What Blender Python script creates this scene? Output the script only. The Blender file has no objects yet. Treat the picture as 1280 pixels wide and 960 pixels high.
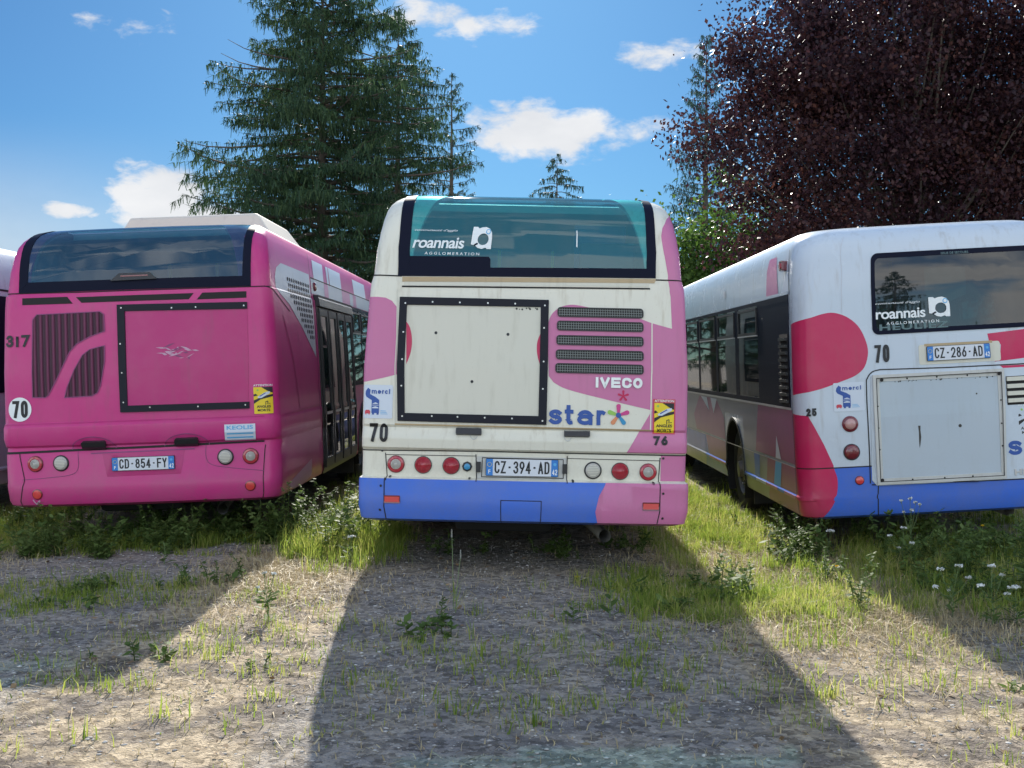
import bpy, bmesh, math, random
import numpy as np
from mathutils import Vector, Matrix, noise

PI = math.pi
R = math.radians
scene = bpy.context.scene
col = scene.collection

# ------------------------------------------------------------------ camera
FPX, CX, CY = 1540.0, 640.0, 480.0          # focal length / centre for a 1280 px wide frame
cam_d = bpy.data.cameras.new("camera")
cam = bpy.data.objects.new("camera", cam_d)
col.objects.link(cam)
cam_d.sensor_width = 36.0
cam_d.lens = 36.0 * FPX / 1280.0
cam_d.clip_start, cam_d.clip_end = 0.1, 2000
CAM_H = 1.65
cam.location = (0, 0, CAM_H)
cam.rotation_euler = (R(90 - 1.0), 0, 0)
scene.camera = cam
CAM_M = Matrix.Translation((0, 0, CAM_H)) @ Matrix.Rotation(R(89.0), 4, 'X')

# ------------------------------------------------------------------ light
SUN_EL, SUN_AZ = 29.0, -2.5                  # azimuth from +Y towards +X
sd = bpy.data.lights.new("sun", 'SUN')
sd.energy = 5.0
sd.angle = R(0.5)
sd.color = (1.0, 0.95, 0.86)
so = bpy.data.objects.new("sun", sd)
col.objects.link(so)
tosun = Vector((math.sin(R(SUN_AZ)) * math.cos(R(SUN_EL)), math.cos(R(SUN_AZ)) * math.cos(R(SUN_EL)), math.sin(R(SUN_EL))))
so.rotation_euler = tosun.to_track_quat('Z', 'Y').to_euler()
so.location = tosun * 60

world = bpy.data.worlds.new("World")
scene.world = world
world.use_nodes = True
SKY_STRENGTH = 0.15
vs = scene.view_settings
vs.view_transform = 'Standard'
vs.look = 'None'
vs.exposure = 0.80
vs.gamma = 1.0
vs.use_curve_mapping = False


class NT:
    """small helper to write node trees"""
    def __init__(self, tree):
        self.t = tree
        self.n = tree.nodes
        self.l = tree.links

    def new(self, typ, **kw):
        nd = self.n.new(typ)
        for k, v in kw.items():
            setattr(nd, k, v)
        return nd

    def link(self, a, b):
        self.l.new(a, b)

    def val(self, sock, v):
        if hasattr(v, 'links') or isinstance(v, bpy.types.NodeSocket):
            self.l.new(v, sock)
        else:
            sock.default_value = v

    def math(self, op, a, b=0.0, c=0.0, clamp=False):
        nd = self.n.new('ShaderNodeMath')
        nd.operation = op
        nd.use_clamp = clamp
        self.val(nd.inputs[0], a)
        self.val(nd.inputs[1], b)
        self.val(nd.inputs[2], c)
        return nd.outputs[0]

    def sstep(self, x, lo, hi, a=0.0, b=1.0):
        nd = self.n.new('ShaderNodeMapRange')
        nd.interpolation_type = 'SMOOTHSTEP'
        self.val(nd.inputs[0], x)
        for i, v in enumerate((lo, hi, a, b)):
            self.val(nd.inputs[i + 1], v)
        return nd.outputs[0]

    def mix(self, f, a, b, mode='MIX'):
        nd = self.n.new('ShaderNodeMix')
        nd.data_type = 'RGBA'
        nd.blend_type = mode
        self.val(nd.inputs[0], f)
        for sk, v in ((nd.inputs[6], a), (nd.inputs[7], b)):
            if isinstance(v, tuple) and len(v) == 3:
                v = v + (1.0,)
            self.val(sk, v)
        return nd.outputs[2]

    def noise(self, vec, scale, detail=4.0, rough=0.55, dist=0.0):
        nd = self.n.new('ShaderNodeTexNoise')
        if vec is not None:
            self.l.new(vec, nd.inputs['Vector'])
        nd.inputs['Scale'].default_value = scale
        nd.inputs['Detail'].default_value = detail
        nd.inputs['Roughness'].default_value = rough
        nd.inputs['Distortion'].default_value = dist
        return nd.outputs['Fac']


def build_world():
    w = NT(world.node_tree)
    w.n.clear()
    out = w.new('ShaderNodeOutputWorld')
    bg = w.new('ShaderNodeBackground')
    bg.inputs[1].default_value = SKY_STRENGTH
    sky = w.new('ShaderNodeTexSky', sky_type='NISHITA')
    sky.sun_disc = False
    sky.sun_elevation = R(SUN_EL)
    sky.sun_rotation = R(SUN_AZ)
    sky.altitude = 300
    sky.air_density = 1.0
    sky.dust_density = 0.6
    sky.ozone_density = 1.6
    tc = w.new('ShaderNodeTexCoord')
    sep = w.new('ShaderNodeSeparateXYZ')
    w.link(tc.outputs['Generated'], sep.inputs[0])
    x, y, z = sep.outputs
    az = w.math('ARCTAN2', x, y)
    el = w.math('ARCSINE', z)
    # wind-stretched vector for the cloud noise
    cv = w.new('ShaderNodeCombineXYZ')
    w.link(az, cv.inputs[0])
    w.link(w.math('MULTIPLY', el, 2.0), cv.inputs[1])
    n1 = w.noise(cv.outputs[0], 9.0, 7.0, 0.55, 0.2)
    n3 = w.noise(cv.outputs[0], 38.0, 6.0, 0.6, 0.3)
    n2 = w.noise(cv.outputs[0], 3.1, 6.0, 0.55, 0.2)

    def blob(azd, eld, ra, re, gain=1.0):
        a = w.math('DIVIDE', w.math('SUBTRACT', az, R(azd)), R(ra))
        e = w.math('DIVIDE', w.math('SUBTRACT', el, R(eld)), R(re))
        d = w.math('SQRT', w.math('ADD', w.math('MULTIPLY', a, a), w.math('MULTIPLY', e, e)))
        return w.math('MULTIPLY', w.sstep(d, 0.0, 1.0, 1.0, 0.0), gain)
    m = blob(-15.8, 7.4, 4.6, 2.6, 1.25)
    for args in ((-19.9, 6.6, 2.6, 0.9, 0.95), (2.0, 10.6, 7.4, 2.1, 1.3), (-25, 6.0, 6.5, 3.2, .85),
                 (-13.0, 6.4, 5.0, 1.9, 1.1), (-3.0, 15.5, 7.0, 2.0, .75), (-17, 14.5, 5, 1.6, .6), (7, 14, 4, 1.5, .7)):
        m = w.math('MAXIMUM', m, blob(*args))
    wob = w.math('ADD', w.math('MULTIPLY', w.math('SUBTRACT', n1, 0.5), 3.0), w.math('MULTIPLY', w.math('SUBTRACT', n3, 0.5), 1.3))
    cl = w.sstep(w.math('ADD', m, w.math('MULTIPLY', wob, w.sstep(m, 0.0, 0.25))), 0.38, 0.95)
    # broken cloud over the rest of the sky, behind the viewer, brightened as fill light
    back = w.sstep(y, 0.25, -0.35)
    cb = w.math('MULTIPLY', w.sstep(n2, 0.44, 0.60), back)
    high = w.sstep(el, R(75), R(40))
    cl = w.math('MAXIMUM', cl, w.math('MULTIPLY', cb, high))
    # thin veil low on the left
    veil = w.math('MULTIPLY', w.sstep(el, R(11), R(3.5)), w.sstep(az, R(-9), R(-24)))
    cl = w.math('MAXIMUM', cl, w.math('MULTIPLY', veil, 0.6))
    shade = w.noise(cv.outputs[0], 14.0, 5.0, 0.5)
    front = w.math('MULTIPLY', w.sstep(y, -0.05, 0.6), w.sstep(el, R(60), R(30)))
    ccol = w.mix(front, w.mix(shade, (7.6, 7.7, 7.7), (10.2, 10.1, 9.9)), w.mix(shade, (2.4, 2.55, 2.8), (3.9, 3.9, 3.9)))  # cloud behind set brighter than ahead, to fill the shaded bus rears
    # deep clear blue ahead, as the phone rendered it
    tint = w.mix(front, (0.78, 0.92, 1.0), (0.080, 0.176, 0.285))
    sk = w.mix(1.0, sky.outputs[0], tint, 'MULTIPLY')
    c = w.mix(cl, sk, ccol)
    w.link(c, bg.inputs[0])
    w.link(bg.outputs[0], out.inputs[0])


build_world()

# ------------------------------------------------------------------ materials
MATS = {}


def new_mat(name):
    m = bpy.data.materials.new(name)
    m.use_nodes = True
    t = NT(m.node_tree)
    b = m.node_tree.nodes['Principled BSDF']
    return m, t, b


def plain(name, c, rough=0.5, metal=0.0, coat=0.0, spec=0.5):
    if name in MATS:
        return MATS[name]
    m, t, b = new_mat(name)
    b.inputs['Base Color'].default_value = (*c, 1)
    b.inputs['Roughness'].default_value = rough
    b.inputs['Metallic'].default_value = metal
    b.inputs['Coat Weight'].default_value = coat
    b.inputs['Coat Roughness'].default_value = 0.06
    b.inputs['Specular IOR Level'].default_value = spec
    MATS[name] = m
    return m


def paint(name, c, dirt=(0.20, 0.16, 0.11), amount=0.28, rough=0.36, coat=0.14):
    """vehicle paint, aged: patchy fading, streaks running down and splashed dirt near the skirt"""
    if name in MATS:
        return MATS[name]
    m, t, b = new_mat(name)
    tc = t.new('ShaderNodeTexCoord')
    mp = t.new('ShaderNodeMapping')
    mp.inputs['Scale'].default_value = (1, 1, 0.16)
    t.link(tc.outputs['Object'], mp.inputs[0])
    streak = t.noise(mp.outputs[0], 14.0, 5.0, 0.6)
    patch = t.noise(tc.outputs['Object'], 2.3, 5.0, 0.6)
    fine = t.noise(tc.outputs['Object'], 55.0, 4.0, 0.7)
    sep = t.new('ShaderNodeSeparateXYZ')
    t.link(tc.outputs['Object'], sep.inputs[0])
    low = t.sstep(sep.outputs[2], 1.25, 0.3)
    spl = t.math('MULTIPLY', low, t.sstep(t.math('ADD', patch, t.math('MULTIPLY', fine, 0.5)), 0.55, 0.95))
    st = t.math('MULTIPLY', t.sstep(streak, 0.50, 0.76), 0.75)
    sp = t.math('MULTIPLY', t.sstep(fine, 0.63, 0.74), 0.7)
    f = t.math('MULTIPLY', t.math('MAXIMUM', t.math('MAXIMUM', spl, st), sp), amount)
    faded = t.mix(t.math('MULTIPLY', t.sstep(patch, 0.3, 0.75), 0.05), c, (0.62, 0.62, 0.60))
    t.link(t.mix(f, faded, dirt), b.inputs['Base Color'])
    t.link(t.math('ADD', t.math('MULTIPLY', patch, 0.16), rough - 0.08), b.inputs['Roughness'])
    b.inputs['Coat Weight'].default_value = coat
    b.inputs['Coat Roughness'].default_value = 0.08
    b.inputs['Specular IOR Level'].default_value = 0.3
    bp = t.new('ShaderNodeBump')
    bp.inputs['Strength'].default_value = 0.014
    bp.inputs['Distance'].default_value = 0.05
    t.link(patch, bp.inputs['Height'])
    t.link(bp.outputs[0], b.inputs['Normal'])
    MATS[name] = m
    return m


def glass(name, tint, body, see, rough=0.03, dust=0.12, ior=1.6, coat=0.5):
    """tinted window glass: part seen through, part dark body tint, mirror gloss, dusty patches"""
    m, t, b = new_mat(name)
    tc = t.new('ShaderNodeTexCoord')
    mp = t.new('ShaderNodeMapping')
    mp.inputs['Scale'].default_value = (1, 1, 0.35)
    t.link(tc.outputs['Object'], mp.inputs[0])
    nz = t.noise(mp.outputs[0], 9.0, 6.0, 0.65)
    t.link(t.mix(t.math('MULTIPLY', t.sstep(nz, 0.4, 0.8), dust), body, (0.42, 0.43, 0.40)), b.inputs['Base Color'])
    b.inputs['Roughness'].default_value = rough
    b.inputs['IOR'].default_value = ior
    b.inputs['Coat Weight'].default_value = coat
    b.inputs['Coat Roughness'].default_value = 0.02
    tr = t.new('ShaderNodeBsdfTransparent')
    tr.inputs[0].default_value = (*tint, 1)
    mx = t.new('ShaderNodeMixShader')
    mx.inputs[0].default_value = see
    out = t.n['Material Output']
    t.link(b.outputs[0], mx.inputs[1])
    t.link(tr.outputs[0], mx.inputs[2])
    t.link(mx.outputs[0], out.inputs[0])
    return m


WHITE = paint('aged_white_paint', (0.76, 0.735, 0.625), (0.33, 0.26, 0.15), 0.5)
WHITE2 = paint('cool_white_paint', (0.56, 0.63, 0.70), (0.30, 0.27, 0.22), 0.42, 0.26)
PANELW = paint('cream_panel_paint', (0.66, 0.64, 0.54), (0.30, 0.27, 0.18), 0.28, 0.38)
PANELG = paint('pale_grey_panel', (0.46, 0.53, 0.59), (0.30, 0.28, 0.24), 0.18, 0.2, 0.8)
ROSE = paint('rose_pink_paint', (0.57, 0.17, 0.34), (0.30, 0.14, 0.16), 0.25)
MAGENTA = paint('magenta_paint', (0.55, 0.036, 0.205), (0.22, 0.10, 0.13), 0.30)
MAGENTA2 = paint('dull_magenta_panel', (0.47, 0.020, 0.165), (0.22, 0.10, 0.13), 0.3)
CRIMSON = paint('crimson_paint', (0.54, 0.012, 0.09), (0.22, 0.10, 0.1), 0.2)
BLUE = paint('blue_paint', (0.045, 0.145, 0.60), (0.14, 0.14, 0.18), 0.28)
SEAM = plain('dark_seam', (0.016, 0.014, 0.014), 0.8)
SEAMT = paint('tan_recess', (0.46, 0.34, 0.19), (0.2, 0.15, 0.09), 0.4)
RUBBER = plain('black_rubber', (0.014, 0.015, 0.02), 0.45)
FRAMEB = plain('painted_black_frame', (0.013, 0.014, 0.022), 0.5, 0, 0, 0.2)
NAVYB = plain('black_glass_border', (0.012, 0.014, 0.028), 0.4, 0, 0.0, 0.03)
BLACKP = plain('black_plastic', (0.02, 0.02, 0.022), 0.42)
SILVER = plain('dull_silver', (0.55, 0.55, 0.53), 0.38, 0.9)
ALU = paint('aluminium_trim', (0.56, 0.56, 0.53), (0.22, 0.2, 0.16), 0.35, 0.35)
CHROME = plain('chrome', (0.62, 0.62, 0.64), 0.3, 0.9)
REDLENS = plain('red_lens', (0.42, 0.028, 0.045), 0.2, 0, 0.8)
DARKRED = plain('dark_red_lens', (0.16, 0.016, 0.025), 0.22, 0, 0.8)
CLEARL = plain('clear_lens', (0.46, 0.44, 0.40), 0.2, 0, 0.3)
PALERED = plain('pale_red_lens', (0.50, 0.27, 0.25), 0.2, 0, 0.8)
ORANGER = plain('red_reflector', (0.65, 0.05, 0.05), 0.25, 0, 0.8)
BLUELENS = plain('blue_cap', (0.05, 0.28, 0.50), 0.3, 0, 0.4)
STW = plain('sticker_white', (0.62, 0.68, 0.76), 0.35)
STBLUE = plain('sticker_blue', (0.025, 0.085, 0.34), 0.4)
STCYAN = plain('sticker_cyan', (0.10, 0.42, 0.72), 0.4)
STRED = plain('sticker_red', (0.58, 0.05, 0.08), 0.4)
YELLOW = plain('sticker_yellow', (0.82, 0.62, 0.02), 0.4)
INK = plain('black_ink', (0.012, 0.013, 0.016), 0.45)
PLATEW = plain('plate_white', (0.66, 0.69, 0.74), 0.3)
PLATEB = plain('plate_blue', (0.03, 0.20, 0.58), 0.35)
LETW = plain('white_vinyl', (0.80, 0.84, 0.84), 0.4)
LETGHOST = plain('faded_vinyl', (0.10, 0.17, 0.18), 0.4)
TEAL = plain('logo_blue', (0.03, 0.27, 0.50), 0.4)
GREENL = plain('logo_green', (0.30, 0.55, 0.10), 0.4)
PINKL = plain('logo_pink', (0.60, 0.05, 0.24), 0.4)
ORANGEL = plain('logo_orange', (0.70, 0.26, 0.12), 0.4)
UNDER = plain('underbody', (0.012, 0.012, 0.013), 0.85)
LINING = plain('interior_lining', (0.55, 0.60, 0.57), 0.6)
SEATM = plain('seat_fabric', (0.03, 0.06, 0.14), 0.85)
POLE = plain('yellow_pole', (0.6, 0.45, 0.05), 0.35)
DARKBOX = plain('dark_grey_box', (0.012, 0.022, 0.045), 0.5)
TYRE = plain('tyre_rubber', (0.018, 0.018, 0.018), 0.85)
RIM = paint('rim_grey', (0.26, 0.25, 0.23), (0.07, 0.05, 0.03), 0.7, 0.5)
ROSE_SHADED = paint('shaded_flank_rose', (0.33, 0.065, 0.19), (0.2, 0.14, 0.12), 0.3)  # rose livery with the flank's shade mixed into the colour
GREY_SHADED = paint('shaded_flank_grey', (0.30, 0.30, 0.33), (0.2, 0.17, 0.14), 0.3)  # grey panel paint, darkened because the flank stands in shade
GREYPANEL = paint('side_grey_panel', (0.52, 0.53, 0.57), (0.25, 0.23, 0.2), 0.25)
ROOFBOX = paint('roof_box_paint', (0.66, 0.60, 0.50), (0.3, 0.26, 0.24), 0.3)
SCUFF = plain('scuffed_paint', (0.23, 0.055, 0.16), 0.6)
SCUFFL = plain('scratched_primer', (0.55, 0.33, 0.45), 0.6)
DRIP = plain('rust_drip', (0.05, 0.045, 0.04), 0.7)
MESHW = plain('vent_wire', (0.20, 0.22, 0.21), 0.5, 0.3)
GL_TEAL = glass('teal_window_glass', (0.34, 0.88, 0.90), (0.055, 0.235, 0.29), 0.52)
GL_NAVY = glass('blue_window_glass', (0.34, 0.64, 0.78), (0.026, 0.085, 0.15), 0.46)
GL_ROOF = glass('added_roof_glass', (0.40, 0.85, 0.88), (0.05, 0.16, 0.18), 0.34)  # for the roof pane added to light the window's top band
GL_DARK = glass('dark_window_glass', (0.30, 0.48, 0.48), (0.008, 0.013, 0.018), 0.30, 0.02, 0.05)
GL_SIDE = glass('side_window_glass', (0.30, 0.54, 0.52), (0.006, 0.009, 0.012), 0.26, 0.02, 0.06, 1.28, 0.0)


def rib_mat():
    m, t, b = new_mat('ribbed_magenta')
    tc = t.new('ShaderNodeTexCoord')
    sep = t.new('ShaderNodeSeparateXYZ')
    t.link(tc.outputs['Object'], sep.inputs[0])
    s = t.math('SINE', t.math('MULTIPLY', sep.outputs[0], 2 * PI / 0.058))
    f = t.sstep(s, -0.9, 0.8)
    t.link(t.mix(f, (0.05, 0.012, 0.03), (0.17, 0.03, 0.085)), b.inputs['Base Color'])
    b.inputs['Roughness'].default_value = 0.55
    bp = t.new('ShaderNodeBump')
    bp.inputs['Strength'].default_value = 0.9
    bp.inputs['Distance'].default_value = 0.02
    t.link(s, bp.inputs['Height'])
    t.link(bp.outputs[0], b.inputs['Normal'])
    return m


RIBS = rib_mat()

# ------------------------------------------------------------------ tagging helpers


def tag(o, label=None, cat=None, group=None, kind=None):
    if label:
        o['label'] = label
    if cat:
        o['category'] = cat
    if group:
        o['group'] = group
    if kind:
        o['kind'] = kind
    return o


def mesh_obj(name, verts, faces, mats, idx=None, parent=None, smooth=None):
    me = bpy.data.meshes.new(name)
    me.from_pydata([tuple(v) for v in verts], [], faces)
    for m in mats:
        me.materials.append(m)
    if idx is not None:
        me.polygons.foreach_set('material_index', idx)
    if smooth is not None:
        me.polygons.foreach_set('use_smooth', [True] * len(me.polygons))
        if smooth < 179:
            me.set_sharp_from_angle(angle=R(smooth))
    me.update()
    o = bpy.data.objects.new(name, me)
    col.objects.link(o)
    if parent is not None:
        o.parent = parent
    return o


def np_mesh(name, V, F, mats, idx=None, parent=None, smooth=False):
    """fast mesh from numpy arrays; F is (n,3) or (n,4)"""
    V = np.asarray(V, dtype=np.float32)
    F = np.asarray(F, dtype=np.int32)
    k = F.shape[1]
    me = bpy.data.meshes.new(name)
    me.vertices.add(len(V))
    me.vertices.foreach_set('co', V.ravel())
    me.loops.add(F.size)
    me.loops.foreach_set('vertex_index', F.ravel())
    me.polygons.add(len(F))
    me.polygons.foreach_set('loop_start', np.arange(0, F.size, k, dtype=np.int32))
    me.polygons.foreach_set('loop_total', np.full(len(F), k, dtype=np.int32))
    for m in mats:
        me.materials.append(m)
    if idx is not None:
        me.polygons.foreach_set('material_index', np.asarray(idx, dtype=np.int32))
    if smooth:
        me.polygons.foreach_set('use_smooth', np.ones(len(F), dtype=bool))
    me.update(calc_edges=True)
    o = bpy.data.objects.new(name, me)
    col.objects.link(o)
    if parent is not None:
        o.parent = parent
    return o


# ------------------------------------------------------------------ ground height
_gx = [-40, -9, -4.55, -2.05, -1.16, 1.34, 2.6, 5.1, 8, 40]
_gz = [0, -.02, -.04, .04, .02, -.03, -.065, .065, .05, 0]


def ground_h(x, y):
    return float(np.interp(x, _gx, _gz)) * max(0.0, min(1.0, (y - 5.0) / 4.0)) + 0.02 * noise.noise((x * .7, y * .7, 0)) + 0.008 * noise.noise((x * 3, y * 3, 5))


# ------------------------------------------------------------------ text outlines
_txt = {}


def text_mesh(s, bold=0.0, shear=0.0, spacing=1.0):
    """tessellated outline of a word, scaled to the unit square (bottom-left 0,0 to top-right 1,1)"""
    key = (s, bold, shear, spacing)
    if key in _txt:
        return _txt[key]
    cu = bpy.data.curves.new('t', 'FONT')
    cu.body = s
    cu.size = 1.0
    cu.offset = bold
    cu.shear = shear
    cu.space_character = spacing
    cu.resolution_u = 4
    cu.fill_mode = 'FRONT'
    ob = bpy.data.objects.new('t', cu)
    col.objects.link(ob)
    me = bpy.data.meshes.new_from_object(ob)
    bpy.data.objects.remove(ob)
    V = np.array([v.co[:2] for v in me.vertices])
    Fc = [tuple(p.vertices) for p in me.polygons]
    bpy.data.meshes.remove(me)
    bpy.data.curves.remove(cu)
    mn, mx = V.min(0), V.max(0)
    V = (V - mn) / (mx - mn)
    _txt[key] = (V, Fc)
    return V, Fc


def _arc(cx, cy, rx, ry, a0, a1, n=12):
    return [(cx + rx * math.cos(R(a0 + (a1 - a0) * i / n)), cy + ry * math.sin(R(a0 + (a1 - a0) * i / n))) for i in range(n + 1)]


# glyphs as centre lines in a unit box
GLYPH = {
    '0': [_arc(.5, .72, .5, .28, 0, 180) + _arc(.5, .28, .5, .28, 180, 360) + [(1, .72)]],
    '1': [[(.1, .75), (.6, 1), (.6, 0)]],
    '2': [_arc(.5, .72, .5, .28, 170, -35) + [(0, 0), (1, 0)]],
    '3': [_arc(.5, .76, .46, .24, 160, -90), _arc(.5, .26, .5, .26, 90, -165)],
    '4': [[(.72, 0), (.72, 1), (0, .26), (1, .26)]],
    '5': [[(.92, 1), (.12, 1), (.04, .54)] + _arc(.5, .32, .5, .32, 125, -155)],
    '6': [[(.72, 1), (.10, .45)] + _arc(.5, .30, .5, .30, 160, 520)],
    '7': [[(0, 1), (1, 1), (.32, 0)]],
    '8': [_arc(.5, .77, .43, .23, 0, 360), _arc(.5, .27, .5, .27, 0, 360)],
    '9': [[(.28, 0), (.90, .55)] + _arc(.5, .70, .5, .30, -20, 340)],
    'C': [_arc(.5, .72, .5, .28, 10, 180) + _arc(.5, .28, .5, .28, 180, 350)],
    'Z': [[(0, 1), (1, 1), (0, 0), (1, 0)]],
    'A': [[(0, 0), (.5, 1), (1, 0)], [(.2, .30), (.8, .30)]],
    'D': [[(.02, 0), (.02, 1), (.5, 1)] + _arc(.5, .72, .5, .28, 90, 0) + _arc(.5, .28, .5, .28, 0, -90) + [(.02, 0)]],
    'F': [[(0, 0), (0, 1), (1, 1)], [(0, .52), (.85, .52)]],
    'Y': [[(0, 1), (.5, .45), (1, 1)], [(.5, .45), (.5, 0)]],
    'I': [[(.5, 0), (.5, 1)]],
    'V': [[(0, 1), (.5, 0), (1, 1)]],
    'E': [[(1, 1), (0, 1), (0, 0), (1, 0)], [(0, .5), (.9, .5)]],
    'O': [_arc(.5, .5, .5, .5, 0, 360, 24)],
    # small letters fill the box from base line to x height (t and i rise above it)
    's': [_arc(.5, .76, .46, .24, 25, 270, 10) + _arc(.5, .26, .48, .26, 90, -155, 10)],
    't': [[(.25, 1.42), (.25, .30)] + _arc(.65, .30, .40, .30, 180, 285, 6), [(-.12, 1.0), (.92, 1.0)]],
    'a': [[(1, 0), (1, .62)] + _arc(.52, .62, .48, .38, 0, 158, 8), _arc(.5, .30, .5, .30, 0, 360, 16)],
    'r': [[(0, 0), (0, 1)], [(0, .55)] + _arc(.62, .55, .62, .45, 160, 62, 6)],
    'm': [[(0, 0), (0, 1)], [(0, .6)] + _arc(.25, .70, .25, .30, 170, 0, 8) + [(.5, 0)], [(.5, .6)] + _arc(.75, .70, .25, .30, 170, 0, 8) + [(1, 0)]],
    'e': [[(0, .5), (1, .5)] + _arc(.5, .5, .5, .5, 0, 315, 18)],
    'c': [_arc(.5, .5, .5, .5, 48, 312, 16)],
    'i': [[(.5, 0), (.5, 1)], [(.5, 1.32), (.5, 1.46)]],
}


def roundrect(s0, s1, z0, z1, r, n=5):
    pts = []
    for cx, cz, a0 in ((s1 - r, z0 + r, -90), (s1 - r, z1 - r, 0), (s0 + r, z1 - r, 90), (s0 + r, z0 + r, 180)):
        for i in range(n + 1):
            a = R(a0 + 90 * i / n)
            pts.append((cx + r * math.cos(a), cz + r * math.sin(a)))
    return pts


def circ(cx, cz, r, n=24, rz=None):
    rz = rz or r
    return [(cx + r * math.cos(2 * PI * i / n), cz + rz * math.sin(2 * PI * i / n)) for i in range(n)]


def densify(loop, step=0.07):
    out = []
    for i, p in enumerate(loop):
        q = loop[(i + 1) % len(loop)]
        d = math.hypot(q[0] - p[0], q[1] - p[1])
        k = max(1, int(d / step))
        for j in range(k):
            out.append((p[0] + (q[0] - p[0]) * j / k, p[1] + (q[1] - p[1]) * j / k))
    return out


def spline(pts, n=6, closed=False):
    """Catmull-Rom through 2-D points"""
    P = list(pts)
    out = []
    m = len(P)
    rng = range(m if closed else m - 1)
    for i in rng:
        p0 = P[(i - 1) % m] if closed or i > 0 else P[i]
        p1, p2 = P[i], P[(i + 1) % m]
        p3 = P[(i + 2) % m] if closed or i + 2 < m else p2
        for j in range(n):
            t = j / n
            out.append(tuple(0.5 * (2 * p1[k] + (p2[k] - p0[k]) * t + (2 * p0[k] - 5 * p1[k] + 4 * p2[k] - p3[k]) * t * t
                                    + (3 * p1[k] - p0[k] - 3 * p2[k] + p3[k]) * t ** 3) for k in range(2)))
    if not closed:
        out.append(P[-1])
    return out


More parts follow.
